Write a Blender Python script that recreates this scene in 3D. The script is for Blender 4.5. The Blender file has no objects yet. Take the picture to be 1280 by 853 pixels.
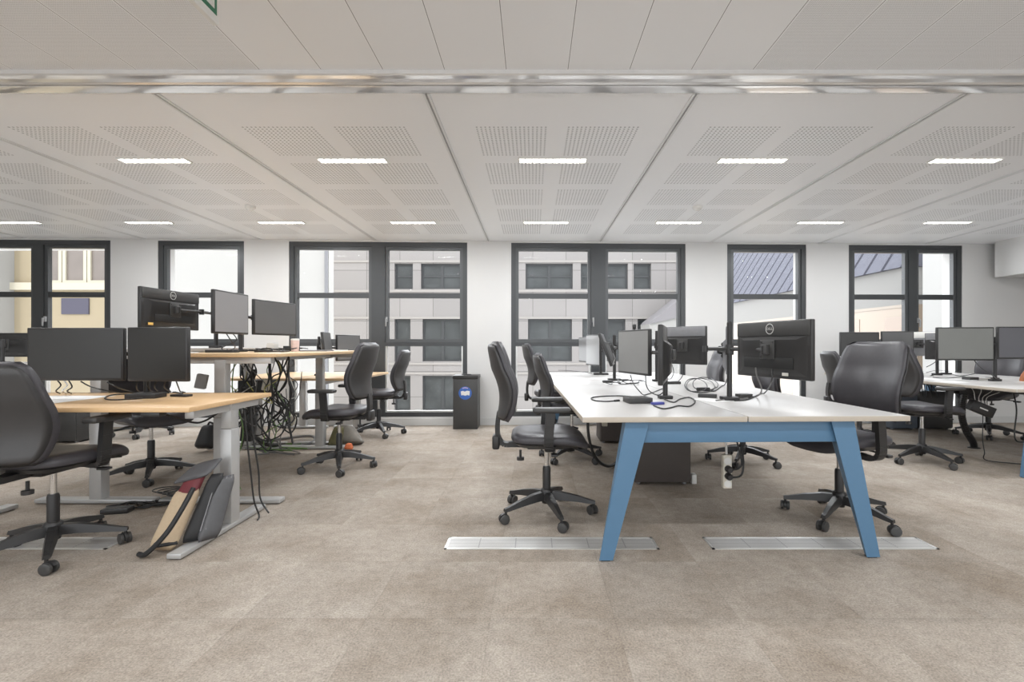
import bpy, bmesh, math, random
from mathutils import Vector, Matrix
random.seed(7)
PI = math.pi
R = math.radians
scene = bpy.context.scene
C = scene.collection
F_PX, VX, VY, CAMZ = 590.0, 666.0, 432.0, 1.10


def P(px, py, Y):                      # photograph pixel at depth Y
    return Vector(((px - VX) / F_PX * Y, Y, CAMZ - (py - VY) / F_PX * Y))


def FL(px, py, z=0.0):                 # photograph pixel on a horizontal plane at height z
    Y = F_PX * (CAMZ - z) / (py - VY)
    return Vector(((px - VX) / F_PX * Y, Y, z))


# ------------------------------------------------------------------ materials
MATS = {}


def nodes(name):
    m = bpy.data.materials.new(name)
    m.use_nodes = True
    nt = m.node_tree
    return m, nt, nt.nodes['Principled BSDF']


class NB:
    """tiny node helper"""
    def __init__(s, nt): s.nt = nt

    def n(s, t, **kw):
        x = s.nt.nodes.new(t)
        for k, v in kw.items(): setattr(x, k, v)
        return x

    def link(s, a, b): s.nt.links.new(a, b)

    def put(s, sock, v):
        if hasattr(v, 'is_output'): s.link(v, sock)
        else: sock.default_value = v

    def m(s, op, a, b=0.0, c=0.0):
        x = s.n('ShaderNodeMath', operation=op)
        s.put(x.inputs[0], a); s.put(x.inputs[1], b); s.put(x.inputs[2], c)
        return x.outputs[0]

    def mix(s, f, a, b):
        x = s.n('ShaderNodeMix', data_type='RGBA')
        s.put(x.inputs[0], f); s.put(x.inputs[6], a); s.put(x.inputs[7], b)
        return x.outputs[2]

    def obj(s):
        t = s.n('ShaderNodeTexCoord')
        return t.outputs['Object']

    def xyz(s, v):
        x = s.n('ShaderNodeSeparateXYZ'); s.link(v, x.inputs[0]); return x.outputs

    def noise(s, v, scale, detail=3.0, rough=0.55):
        x = s.n('ShaderNodeTexNoise'); s.link(v, x.inputs['Vector'])
        x.inputs['Scale'].default_value = scale; x.inputs['Detail'].default_value = detail
        x.inputs['Roughness'].default_value = rough
        return x.outputs[0]

    def bump(s, h, bsdf, strength=0.2, dist=0.01):
        b = s.n('ShaderNodeBump'); b.inputs['Strength'].default_value = strength
        b.inputs['Distance'].default_value = dist
        s.link(h, b.inputs['Height']); s.link(b.outputs[0], bsdf.inputs['Normal'])


def rgba(c): return (c[0], c[1], c[2], 1.0)


def mat(name, col, rough=0.5, metal=0.0, var=0.08, scale=30.0, bump=0.0, spec=0.5, emit=None, es=0.0, sheen=0.0):
    if name in MATS: return MATS[name]
    m, nt, b = nodes(name)
    h = NB(nt)
    f = h.noise(h.obj(), scale)
    lo = tuple(max(0, c * (1 - var)) for c in col); hi = tuple(min(1, c * (1 + var)) for c in col)
    h.link(h.mix(f, rgba(lo), rgba(hi)), b.inputs['Base Color'])
    b.inputs['Roughness'].default_value = rough
    b.inputs['Metallic'].default_value = metal
    b.inputs['Specular IOR Level'].default_value = spec
    if sheen: b.inputs['Sheen Weight'].default_value = sheen
    if bump: h.bump(f, b, bump, 0.002)
    if emit:
        b.inputs['Emission Color'].default_value = rgba(emit); b.inputs['Emission Strength'].default_value = es
    MATS[name] = m
    return m


def glass_mat(name, tint=(1, 1, 1), refl=0.08):
    m = bpy.data.materials.new(name); m.use_nodes = True
    nt = m.node_tree; nt.nodes.clear(); h = NB(nt)
    out = h.n('ShaderNodeOutputMaterial'); mx = h.n('ShaderNodeMixShader')
    tr = h.n('ShaderNodeBsdfTransparent'); gl = h.n('ShaderNodeBsdfGlossy')
    tr.inputs[0].default_value = rgba(tint); gl.inputs['Roughness'].default_value = 0.02
    lw = h.n('ShaderNodeLayerWeight'); lw.inputs[0].default_value = 0.25
    h.link(h.m('MULTIPLY', lw.outputs['Fresnel'], refl), mx.inputs[0])
    h.link(tr.outputs[0], mx.inputs[1]); h.link(gl.outputs[0], mx.inputs[2]); h.link(mx.outputs[0], out.inputs[0])
    MATS[name] = m
    return m


def carpet_mat():
    m, nt, b = nodes('carpet'); h = NB(nt)
    o = h.obj(); x, y, z = h.xyz(o)
    tx = h.m('FLOOR', h.m('MULTIPLY', h.m('ADD', x, 0.17), 2.0)); ty = h.m('FLOOR', h.m('MULTIPLY', h.m('ADD', y, 0.1), 2.0))
    cv = h.n('ShaderNodeCombineXYZ'); h.link(tx, cv.inputs[0]); h.link(ty, cv.inputs[1])
    wn = h.n('ShaderNodeTexWhiteNoise'); h.link(cv.outputs[0], wn.inputs[0])
    # offset the mottling per tile so that tile borders read
    vo = h.n('ShaderNodeVectorMath', operation='MULTIPLY_ADD')
    h.link(wn.outputs['Color'], vo.inputs[0]); vo.inputs[1].default_value = (3, 3, 3); h.link(o, vo.inputs[2])
    n1 = h.noise(vo.outputs[0], 2.4, 5.0, 0.6)
    n1b = h.noise(o, 1.1, 4.0, 0.6)
    n2 = h.noise(o, 130.0, 3.0, 0.75)
    n3 = h.noise(o, 22.0, 4.0, 0.7)
    sm = h.n('ShaderNodeMapRange'); sm.inputs[1].default_value = 0.32; sm.inputs[2].default_value = 0.66
    mixn = h.m('MULTIPLY_ADD', n1, 0.5, h.m('MULTIPLY', n1b, 0.5))
    h.link(mixn, sm.inputs[0])
    c = h.mix(sm.outputs[0], (0.262, 0.215, 0.170, 1), (0.470, 0.422, 0.370, 1))
    k = h.m('ADD', h.m('MULTIPLY_ADD', n2, 1.25, 0.12), h.m('MULTIPLY', h.m('SUBTRACT', n3, 0.5), 0.5))
    k = h.m('MULTIPLY', k, h.m('MULTIPLY_ADD', wn.outputs[0], 0.10, 1.22))
    # tile joints
    fx = h.m('ABSOLUTE', h.m('SUBTRACT', h.m('FRACT', h.m('MULTIPLY', h.m('ADD', x, 0.17), 2.0)), 0.5))
    fy = h.m('ABSOLUTE', h.m('SUBTRACT', h.m('FRACT', h.m('MULTIPLY', h.m('ADD', y, 0.1), 2.0)), 0.5))
    j = h.m('GREATER_THAN', h.m('MAXIMUM', fx, fy), 0.4955)
    k = h.m('MULTIPLY', k, h.m('MULTIPLY_ADD', j, -0.1, 1.0))
    vm = h.n('ShaderNodeVectorMath', operation='SCALE'); h.link(c, vm.inputs[0]); h.link(k, vm.inputs[3])
    h.link(vm.outputs[0], b.inputs['Base Color'])
    b.inputs['Roughness'].default_value = 0.95; b.inputs['Specular IOR Level'].default_value = 0.1
    h.bump(h.m('ADD', n2, h.m('MULTIPLY', n3, 0.6)), b, 0.55, 0.006)
    MATS['carpet'] = m


def ceiling_mat():
    """white metal ceiling panels with square fields of punched holes"""
    m, nt, b = nodes('ceiling_perforated'); h = NB(nt)
    x, y, z = h.xyz(h.obj())
    S = 1.548
    u = h.m('MULTIPLY', h.m('SUBTRACT', h.m('FRACT', h.m('DIVIDE', h.m('ADD', x, 0.612), S)), 0.5), S)   # from the panel centre
    au = h.m('ABSOLUTE', u)
    inx = h.m('MULTIPLY', h.m('GREATER_THAN', au, 0.062), h.m('LESS_THAN', au, 0.548))
    v = h.m('MULTIPLY', h.m('FRACT', h.m('DIVIDE', h.m('SUBTRACT', y, 3.11), 0.63)), 0.63)
    iny = h.m('MULTIPLY', h.m('LESS_THAN', v, 0.486), h.m('MULTIPLY', h.m('GREATER_THAN', y, 3.11), h.m('LESS_THAN', y, 6.2)))
    P_ = 0.0286
    hx = h.m('SUBTRACT', h.m('FRACT', h.m('DIVIDE', h.m('SUBTRACT', au, 0.062), P_)), 0.5)
    hy = h.m('SUBTRACT', h.m('FRACT', h.m('DIVIDE', v, P_)), 0.5)
    d = h.m('SQRT', h.m('ADD', h.m('MULTIPLY', hx, hx), h.m('MULTIPLY', hy, hy)))
    hole = h.m('MULTIPLY', h.m('MULTIPLY', inx, iny), h.m('LESS_THAN', d, 0.235))
    h.link(h.mix(hole, (0.875, 0.885, 0.90, 1), (0.33, 0.335, 0.34, 1)), b.inputs['Base Color'])
    b.inputs['Roughness'].default_value = 0.45
    h.bump(h.m('SUBTRACT', 1.0, hole), b, 0.3, 0.004)
    MATS['ceiling_perforated'] = m


def plank_mat():
    m, nt, b = nodes('ceiling_planks'); h = NB(nt)
    x, y, z = h.xyz(h.obj())
    S = 0.323
    q = h.m('DIVIDE', h.m('ADD', x, 0.139 + 0.323 * 40), S)
    f = h.m('ABSOLUTE', h.m('SUBTRACT', h.m('FRACT', q), 0.5))
    line = h.m('GREATER_THAN', f, 0.4945)
    edge = h.m('GREATER_THAN', f, 0.480)
    D = 0.0075
    hx = h.m('SUBTRACT', h.m('FRACT', h.m('DIVIDE', x, D)), 0.5); hy = h.m('SUBTRACT', h.m('FRACT', h.m('DIVIDE', y, D)), 0.5)
    dd = h.m('SQRT', h.m('ADD', h.m('MULTIPLY', hx, hx), h.m('MULTIPLY', hy, hy)))
    side = h.m('MAXIMUM', h.m('LESS_THAN', x, -1.43), h.m('GREATER_THAN', x, 1.15))
    hole = h.m('MULTIPLY', h.m('MULTIPLY', side, h.m('LESS_THAN', f, 0.47)), h.m('LESS_THAN', dd, 0.3))
    base = h.mix(edge, (0.86, 0.87, 0.885, 1), (0.90, 0.905, 0.92, 1))
    base = h.mix(hole, base, (0.55, 0.555, 0.56, 1))
    h.link(h.mix(line, base, (0.30, 0.30, 0.30, 1)), b.inputs['Base Color'])
    b.inputs['Roughness'].default_value = 0.38
    h.bump(h.m('SUBTRACT', 1.0, line), b, 0.5, 0.006)
    MATS['ceiling_planks'] = m


def wood_mat(name, a, b_, axis=0):
    m, nt, b = nodes(name); h = NB(nt)
    mp = h.n('ShaderNodeMapping'); h.link(h.obj(), mp.inputs[0])
    mp.inputs['Scale'].default_value = (1.5, 22, 22) if axis == 0 else (22, 1.5, 22)
    f = h.noise(mp.outputs[0], 3.0, 5.0, 0.6)
    h.link(h.mix(f, rgba(a), rgba(b_)), b.inputs['Base Color'])
    b.inputs['Roughness'].default_value = 0.38
    MATS[name] = m


def stone_mat(name, col, w, hgt, joint=0.55, var=0.12):
    """cladding slabs in the X-Z plane"""
    m, nt, b = nodes(name); h = NB(nt)
    x, y, z = h.xyz(h.obj())
    cv = h.n('ShaderNodeCombineXYZ'); h.link(x, cv.inputs[0]); h.link(z, cv.inputs[1])
    br = h.n('ShaderNodeTexBrick'); h.link(cv.outputs[0], br.inputs['Vector'])
    br.offset = 0.0
    br.inputs['Scale'].default_value = 1.0; br.inputs['Brick Width'].default_value = w; br.inputs['Row Height'].default_value = hgt
    br.inputs['Mortar Size'].default_value = 0.018
    br.inputs['Color1'].default_value = rgba(col); br.inputs['Color2'].default_value = rgba([c * (1 - var) for c in col])
    br.inputs['Mortar'].default_value = rgba([c * joint for c in col])
    h.link(br.outputs[0], b.inputs['Base Color']); b.inputs['Roughness'].default_value = 0.9; b.inputs['Specular IOR Level'].default_value = .1
    MATS[name] = m


def grille_mat():
    m, nt, b = nodes('vent_grille'); h = NB(nt)
    x, y, z = h.xyz(h.obj())
    f = h.m('FRACT', h.m('MULTIPLY', y, 70.0))
    s = h.m('GREATER_THAN', f, 0.55)
    s2 = h.m('LESS_THAN', h.m('FRACT', h.m('MULTIPLY', x, 5.0)), 0.03)
    h.link(h.mix(h.m('MAXIMUM', s, s2), (0.62, 0.61, 0.59, 1), (0.32, 0.315, 0.31, 1)), b.inputs['Base Color'])
    b.inputs['Roughness'].default_value = 0.4; b.inputs['Metallic'].default_value = 0.3
    MATS['vent_grille'] = m


carpet_mat(); ceiling_mat(); plank_mat(); grille_mat()
wood_mat('beech', (0.60, 0.38, 0.19), (0.72, 0.50, 0.28), 0)
wood_mat('beech_y', (0.62, 0.42, 0.23), (0.73, 0.53, 0.32), 1)
wood_mat('tan_boards', (0.20, 0.15, 0.105), (0.24, 0.185, 0.13), 1)
stone_mat('facade_stone', (0.34, 0.325, 0.32), 1.9, 1.45)
stone_mat('white_cladding', (0.27, 0.265, 0.255), 2.2, 4.0, 0.8, 0.04)
glass_mat('window_glass'); glass_mat('far_glass', (0.55, 0.6, 0.62), 0.3)
W_WALL = mat('white_paint', (0.675, 0.67, 0.66), 0.85, var=0.015, scale=4)
W_SKIRT = mat('skirting_paint', (0.62, 0.62, 0.61), 0.5, var=0.02)
ANTH = mat('anthracite_aluminium', (0.060, 0.063, 0.066), 0.38, 0.2, var=0.05)
ANTH2 = mat('anthracite_sash', (0.085, 0.089, 0.092), 0.35, 0.2, var=0.05)
CHROME = mat('chrome', (0.75, 0.75, 0.75), 0.18, 1.0, var=0.02)
TRIMM = mat('satin_white_metal', (0.80, 0.80, 0.80), 0.13, 0.55, var=0.02, scale=3)
RAIL = mat('ceiling_rail_metal', (0.74, 0.745, 0.75), 0.35, 0.1, var=0.02)
RAILD = mat('ceiling_rail_slot', (0.36, 0.36, 0.36), 0.6, var=0.02)
PLAS = mat('black_plastic', (0.026, 0.025, 0.025), 0.38, var=0.1)
PLAS2 = mat('dark_grey_plastic', (0.05, 0.049, 0.048), 0.42, var=0.1)
PLASG = mat('mid_grey_plastic', (0.22, 0.22, 0.23), 0.5, var=0.1)
FAB = mat('chair_leather', (0.056, 0.053, 0.059), 0.38, var=0.12, scale=60, bump=0.05)
FABS = mat('chair_shell', (0.045, 0.043, 0.043), 0.42, var=0.1)
STEEL = mat('silver_powder_steel', (0.50, 0.50, 0.495), 0.35, 0.35, var=0.05)
STEELD = mat('grey_steel', (0.36, 0.34, 0.32), 0.4, 0.3, var=0.05)
BLUE = mat('blue_powder_steel', (0.088, 0.185, 0.300), 0.42, var=0.04)
LAM = mat('white_laminate', (0.52, 0.507, 0.493), 0.36, var=0.02, scale=8)
LAME = mat('beige_edge_band', (0.47, 0.415, 0.345), 0.5, var=0.05)
PED = mat('taupe_steel', (0.085, 0.072, 0.066), 0.5, var=0.06)
PEDB = mat('blue_grey_steel', (0.10, 0.12, 0.15), 0.5, var=0.06)
WHITEP = mat('white_plastic', (0.78, 0.77, 0.74), 0.4, var=0.03)
IVORY = mat('ivory_plastic', (0.72, 0.68, 0.58), 0.4, var=0.03)
PAPER = mat('paper', (0.84, 0.84, 0.83), 0.8, var=0.02)
CABK = mat('black_cable', (0.02, 0.02, 0.02), 0.45)
CAGR = mat('green_cable', (0.12, 0.22, 0.06), 0.5)
CAYE = mat('yellow_cable', (0.50, 0.48, 0.16), 0.5)
CAWH = mat('white_cable', (0.7, 0.69, 0.66), 0.5)
CAGY = mat('grey_cable', (0.16, 0.155, 0.15), 0.5)
CABL = mat('blue_plug', (0.06, 0.07, 0.32), 0.4)
LED = mat('led_diffuser', (0.9, 0.9, 0.9), 0.5, emit=(1.0, 0.985, 0.95), es=9.0)
ALU = mat('aluminium', (0.72, 0.72, 0.70), 0.3, 0.6, var=0.03)


def screen_mat(k, tint=(1, 1, 1)):  # reflection of the bright room put into each panel's even base colour
    n = 'screen_%03d_%02d' % (int(k * 1000), int(tint[2] * 50))
    return mat(n, tuple(k * t for t in tint), 0.3, var=0.06, scale=3, spec=0.6)


# ------------------------------------------------------------------ mesh builder
class MB:
    def __init__(s): s.v = []; s.f = []; s.mi = []

    def add(s, vs, fs, mi=0, M=None):
        o = len(s.v)
        for v in vs: s.v.append(tuple(M @ Vector(v)) if M is not None else tuple(v))
        for f in fs: s.f.append([i + o for i in f]); s.mi.append(mi)
        return s

    def box(s, x0, x1, y0, y1, z0, z1, mi=0, M=None):
        vs = [(x0, y0, z0), (x1, y0, z0), (x1, y1, z0), (x0, y1, z0), (x0, y0, z1), (x1, y0, z1), (x1, y1, z1), (x0, y1, z1)]
        return s.add(vs, [(3, 2, 1, 0), (4, 5, 6, 7), (0, 1, 5, 4), (1, 2, 6, 5), (2, 3, 7, 6), (3, 0, 4, 7)], mi, M)

    def hexa(s, bot, top, mi=0, M=None):
        n = len(bot)
        fs = [tuple(reversed(range(n))), tuple(range(n, 2 * n))] + [(i, (i + 1) % n, n + (i + 1) % n, n + i) for i in range(n)]
        return s.add(list(bot) + list(top), fs, mi, M)

    def rbox(s, x0, x1, y0, y1, z0, z1, r=0.01, seg=2, mi=0, M=None):
        bm = bmesh.new()
        bmesh.ops.create_cube(bm, size=1.0)
        for v in bm.verts:
            v.co = Vector(((x0 + x1) / 2 + v.co.x * (x1 - x0), (y0 + y1) / 2 + v.co.y * (y1 - y0), (z0 + z1) / 2 + v.co.z * (z1 - z0)))
        r = min(r, 0.48 * min(x1 - x0, y1 - y0, z1 - z0))
        bmesh.ops.bevel(bm, geom=bm.edges[:], offset=r, segments=seg, profile=0.5, affect='EDGES')
        return s.from_bm(bm, mi, M)

    def from_bm(s, bm, mi=0, M=None):
        bm.verts.index_update()
        s.add([v.co.copy() for v in bm.verts], [[v.index for v in f.verts] for f in bm.faces], mi, M)
        bm.free()
        return s

    def tube(s, pts, r, n=8, mi=0, M=None, cap=True):
        pts = [Vector(p) for p in pts]
        m = len(pts)
        rs = r if isinstance(r, (list, tuple)) else [r] * m
        t0 = (pts[1] - pts[0]).normalized()
        up = Vector((0, 0, 1)) if abs(t0.z) < 0.9 else Vector((1, 0, 0))
        a = t0.cross(up).normalized()
        vs = []
        for i in range(m):
            t = (pts[min(i + 1, m - 1)] - pts[max(i - 1, 0)])
            t = t.normalized() if t.length > 1e-9 else t0
            a = (a - t * a.dot(t))
            a = a.normalized() if a.length > 1e-6 else t.orthogonal().normalized()
            b = t.cross(a)
            for k in range(n):
                g = 2 * PI * k / n
                vs.append(pts[i] + (a * math.cos(g) + b * math.sin(g)) * rs[i])
        fs = []
        for i in range(m - 1):
            for k in range(n):
                k2 = (k + 1) % n
                fs.append((i * n + k, i * n + k2, (i + 1) * n + k2, (i + 1) * n + k))
        if cap:
            fs.append(tuple(reversed(range(n)))); fs.append(tuple((m - 1) * n + k for k in range(n)))
        return s.add(vs, fs, mi, M)

    def cyl(s, p0, p1, r0, r1=None, n=16, mi=0, M=None):
        return s.tube([p0, p1], [r0, r1 if r1 is not None else r0], n, mi, M)

    def lathe(s, prof, n=20, mi=0, M=None):
        vs = []; fs = []
        for (r, z) in prof:
            for k in range(n):
                g = 2 * PI * k / n
                vs.append((r * math.cos(g), r * math.sin(g), z))
        for i in range(len(prof) - 1):
            for k in range(n):
                k2 = (k + 1) % n
                fs.append((i * n + k, i * n + k2, (i + 1) * n + k2, (i + 1) * n + k))
        fs.append(tuple(reversed(range(n)))); fs.append(tuple((len(prof) - 1) * n + k for k in range(n)))
        return s.add(vs, fs, mi, M)

    def prism(s, poly, t, M=None, mi=0):
        """polygon in local XY extruded along local Z by t"""
        return s.hexa([(x, y, 0) for x, y in poly], [(x, y, t) for x, y in poly], mi, M)

    def grid(s, fn, nu, nv, mi=0, closed_u=False, M=None):
        vs = [fn(i, j) for j in range(nv) for i in range(nu)]
        fs = []
        for j in range(nv - 1):
            for i in range(nu if closed_u else nu - 1):
                i2 = (i + 1) % nu
                fs.append((j * nu + i, j * nu + i2, (j + 1) * nu + i2, (j + 1) * nu + i))
        return s.add(vs, fs, mi, M)

    def build(s, name, mats, parent=None, loc=None, rot=None, ang=35):
        me = bpy.data.meshes.new(name)
        me.from_pydata([tuple(v) for v in s.v], [], s.f)
        if not isinstance(mats, (list, tuple)): mats = [mats]
        for m in mats: me.materials.append(m)
        for p, i in zip(me.polygons, s.mi): p.material_index = i; p.use_smooth = True
        bm = bmesh.new(); bm.from_mesh(me); bmesh.ops.recalc_face_normals(bm, faces=bm.faces[:]); bm.to_mesh(me); bm.free()
        me.set_sharp_from_angle(angle=R(ang))
        o = bpy.data.objects.new(name, me); C.objects.link(o)
        if parent is not None: o.parent = parent
        if loc is not None: o.location = loc
        if rot is not None: o.rotation_euler = rot
        return o


def tag(o, label, cat, group=None, kind=None):
    o['label'] = label; o['category'] = cat
    if group: o['group'] = group
    if kind: o['kind'] = kind
    return o


def struct(o): o['kind'] = 'structure'; return o


def empty(name, loc=(0, 0, 0), rot=(0, 0, 0), parent=None):
    o = bpy.data.objects.new(name, None); C.objects.link(o)
    o.location = loc; o.rotation_euler = rot; o.empty_display_size = 0.1
    if parent is not None: o.parent = parent
    return o


KIDS = {}


def copy_tree(o, parent=None):
    c = o.copy(); C.objects.link(c); c.parent = parent
    for ch in list(o.children): copy_tree(ch, c)
    return c


def smooth_path(pts, k=6):
    pts = [Vector(p) for p in pts]
    out = []
    n = len(pts)
    for i in range(n - 1):
        p0 = pts[max(i - 1, 0)]; p1 = pts[i]; p2 = pts[i + 1]; p3 = pts[min(i + 2, n - 1)]
        for j in range(k):
            t = j / k
            out.append(0.5 * ((2 * p1) + (-p0 + p2) * t + (2 * p0 - 5 * p1 + 4 * p2 - p3) * t * t + (-p0 + 3 * p1 - 3 * p2 + p3) * t ** 3))
    out.append(pts[-1])
    return out


def cable(pts, r, m, label, group=None, name='cable', n=6, zmin=None, k=6):
    q = smooth_path(pts, k)
    if zmin is not None:
        for p in q: p.z = max(p.z, zmin)
    o = Vector(pts[0])
    b = MB().tube([p - o for p in q], r, n)
    ob = b.build(name, m, loc=o)
    return tag(ob, label, 'cable', group)


def text_mesh(txt, size, ext=0.0005):
    cu = bpy.data.curves.new('lettering', 'FONT'); cu.body = txt; cu.size = size; cu.extrude = ext
    cu.align_x = 'CENTER'; cu.align_y = 'CENTER'
    to = bpy.data.objects.new('lettering', cu)
    C.objects.link(to)
    bpy.context.view_layer.update()
    dg = bpy.context.evaluated_depsgraph_get()
    me = bpy.data.meshes.new_from_object(to.evaluated_get(dg))
    bpy.data.objects.remove(to)
    return me


# ================================================================== THE ROOM
CEIL = 2.545
WK = 0.0286
WTH = math.atan(WK)
W0 = 6.54


def wall_u(px, py=None):
    a = (px - VX) / F_PX
    Y = W0 / (1 - WK * a); X = a * Y
    u = X / math.cos(WTH)
    if py is None: return u
    return u, CAMZ - (py - VY) / F_PX * Y


XL, XR = -9.0, 9.0
# floor
struct(MB().box(XL, XR, -4.5, 7.2, -0.25, 0).build('floor', MATS['carpet']))
# ceiling over the desks
struct(MB().box(XL, XR, 2.69, 7.2, CEIL, CEIL + 0.25).build('ceiling', MATS['ceiling_perforated']))
struct(MB().box(XL, XR, -4.5, 2.47, CEIL, CEIL + 0.25).build('ceiling_planks', MATS['ceiling_planks']))
# metal profile between the two ceilings
tb = MB()
prof = [(2.468, CEIL + .03), (2.472, CEIL - .020), (2.480, CEIL - .026), (2.512, CEIL - .026), (2.520, CEIL - .016), (2.572, CEIL - .012), (2.582, CEIL - .018),
        (2.584, CEIL - .018), (2.586, CEIL + .010), (2.594, CEIL + .010), (2.596, CEIL - .018), (2.606, CEIL - .018), (2.676, CEIL - .012), (2.700, CEIL - .003), (2.70, CEIL + .03)]
n_ = len(prof)
tb.add([(XL, y, z) for y, z in prof] + [(XR, y, z) for y, z in prof],
       [(i, (i + 1) % n_, n_ + (i + 1) % n_, n_ + i) for i in range(n_)] + [tuple(range(n_)), tuple(reversed(range(n_, 2 * n_)))])
struct(tb.build('trim_1', TRIMM, ang=20))
# thin rails that part the ceiling bays
for i, k in enumerate(range(-4, 6)):
    x = -0.612 + 1.548 * k
    b = MB()
    b.box(x - 0.020, x - 0.006, 2.70, 6.8, CEIL - 0.008, CEIL + 0.01)
    b.box(x + 0.006, x + 0.020, 2.70, 6.8, CEIL - 0.008, CEIL + 0.01)
    b.box(x - 0.006, x + 0.006, 2.70, 6.8, CEIL - 0.001, CEIL + 0.01, 1)
    struct(b.build('trim_%d' % (i + 2), [RAIL, RAILD]))

# ------------- windows: (left px, right px, mullion px or None, has lower transom)
WZ0, WZ1 = 0.115, 2.522
WINS = [(-75, 138, (40, 53), 1), (197, 305, None, 1), (361, 584, (464, 481), 1), (639, 857, (739, 757), 1), (909, 1008, None, 1), (1061, 1203, (1137, 1147), 1)]
wb = MB()
edges = []
for (a, b_, m_, l_) in WINS: edges.append((wall_u(a), wall_u(b_)))
prev = XL - 0.1
for (u0, u1) in edges:
    wb.box(prev, u0, 0, 0.32, 0, CEIL + 0.2)
    wb.box(u0, u1, 0, 0.32, 0, WZ0)
    wb.box(u0, u1, 0, 0.32, WZ1, CEIL + 0.2)
    prev = u1
wb.box(prev, XR + 0.1, 0, 0.32, 0, CEIL + 0.2)
struct(wb.build('wall_back', W_WALL, loc=(0, W0, 0), rot=(0, 0, WTH)))
struct(MB().box(XL, XR, -0.014, -0.0005, 0.0, 0.095).build('baseboard_back', W_SKIRT, loc=(0, W0, 0), rot=(0, 0, WTH)))
struct(MB().box(XL - 0.25, XL, -4.5, 7.2, 0, CEIL + 0.2).build('wall_left', W_WALL))
struct(MB().box(XR, XR + 0.25, -4.5, 7.2, 0, CEIL + 0.2).build('wall_right', W_WALL))
# boxed soffit along the right
struct(MB().box(6.46, XR, 3.0, 6.60, 2.05, CEIL).build('trim_20', W_WALL))

T1, T2 = 1.79, 1.145
for i, ((a, b_, mu, low), (u0, u1)) in enumerate(zip(WINS, edges)):
    fr = MB()
    FW = 0.062
    y0, y1 = 0.012, 0.10
    fr.box(u0, u0 + FW, y0, y1, WZ0, WZ1); fr.box(u1 - FW, u1, y0, y1, WZ0, WZ1)
    fr.box(u0 + FW, u1 - FW, y0, y1, WZ1 - FW, WZ1); fr.box(u0 + FW, u1 - FW, y0, y1, WZ0, WZ0 + FW)
    cols = [(u0 + FW, u1 - FW)]
    if mu:
        m0, m1 = wall_u(mu[0]), wall_u(mu[1])
        fr.box(m0, m1, y0, y1, WZ0 + FW, WZ1 - FW)
        cols = [(u0 + FW, m0), (m1, u1 - FW)]
    w = struct(fr.build('window_%d' % (i + 1), ANTH, loc=(0, W0, 0), rot=(0, 0, WTH)))
    w['label'] = ['tall cream-view window at the far left, two panes wide', 'single narrow window behind the raised desk at left', 'wide dark-framed window left of the black bin',
                  'wide dark-framed window behind the white bench table', 'single narrow window behind the big angled monitor back', 'two-pane dark-framed window at the right'][i]
    for ci, (c0, c1) in enumerate(cols):
        SW = 0.042
        z0, z1 = WZ0 + FW, WZ1 - FW
        levels = [z0, T2, T1, z1]
        sb = MB()
        ys0, ys1 = 0.03, 0.09
        # sash round the openable upper part, lower pane fixed
        zs = T2
        sb.box(c0, c0 + SW, ys0, ys1, zs, z1); sb.box(c1 - SW, c1, ys0, ys1, zs, z1)
        sb.box(c0 + SW, c1 - SW, ys0, ys1, z1 - SW, z1); sb.box(c0 + SW, c1 - SW, ys0, ys1, zs, zs + SW)
        sb.build('sash', ANTH2, w)
        MB().box(c0 + SW, c1 - SW, ys0 + .008, ys1, T1 - 0.035, T1 + 0.035).build('glazing_bar', ANTH, w)
        MB().box(c0, c1, y0, y1, T2 - 0.055, T2 - 0.001).build('transom', ANTH, w)
        lb = MB(); lz1 = T2 - 0.055
        lb.box(c0, c0 + .02, ys0, ys1, z0, lz1); lb.box(c1 - .02, c1, ys0, ys1, z0, lz1)
        lb.box(c0 + .02, c1 - .02, ys0, ys1, z0, z0 + .02); lb.build('glazing_bead', ALU, w)
        for (p0, p1, q0, q1) in ((c0 + SW, c1 - SW, T1 + .035, z1 - SW), (c0 + SW, c1 - SW, T2 + SW, T1 - .035), (c0 + .02, c1 - .02, z0 + .02, lz1)):
            MB().box(p0, p1, 0.062, 0.068, q0, q1).build('pane', MATS['window_glass'], w)
    if mu:
        hb = MB(); mx = m0 + 0.03 if i == 3 else m1 + 0.02
        hb.rbox(mx - .012, mx + .012, 0.0, 0.03, 1.42, 1.49, .004); hb.rbox(mx - .009, mx + .009, -0.03, -0.012, 1.36, 1.47, .006)
        hb.cyl((mx, 0.005, 1.46), (mx, -.02, 1.46), .008, n=8)
        hb.build('handle', mat('handle_grey', (.30, .30, .30), .4), w)

# floor grilles
for (x0, x1, lab) in ((-0.478, 0.682, 'long aluminium floor grille left of the table leg, in front of the armchair'), (0.968, 2.19, 'long aluminium floor grille passing behind the right table leg'),
                      (-3.5, -2.30, 'aluminium floor grille under the front left chair')):
    t = empty('floor_vent', ((x0 + x1) / 2, 2.62, 0)); tag(t, lab, 'floor vent', 'floor grilles')
    hw = (x1 - x0) / 2
    b = MB(); hd = 0.078
    b.box(-hw, hw, -hd, -hd + .012, 0, .004); b.box(-hw, hw, hd - .012, hd, 0, .004); b.box(-hw, -hw + .014, -hd, hd, 0, .004); b.box(hw - .014, hw, -hd, hd, 0, .004)
    b.build('frame', ALU, t)
    MB().box(-hw + .012, hw - .012, -hd + .01, hd - .01, 0, .0025).build('grille', MATS['vent_grille'], t)

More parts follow.
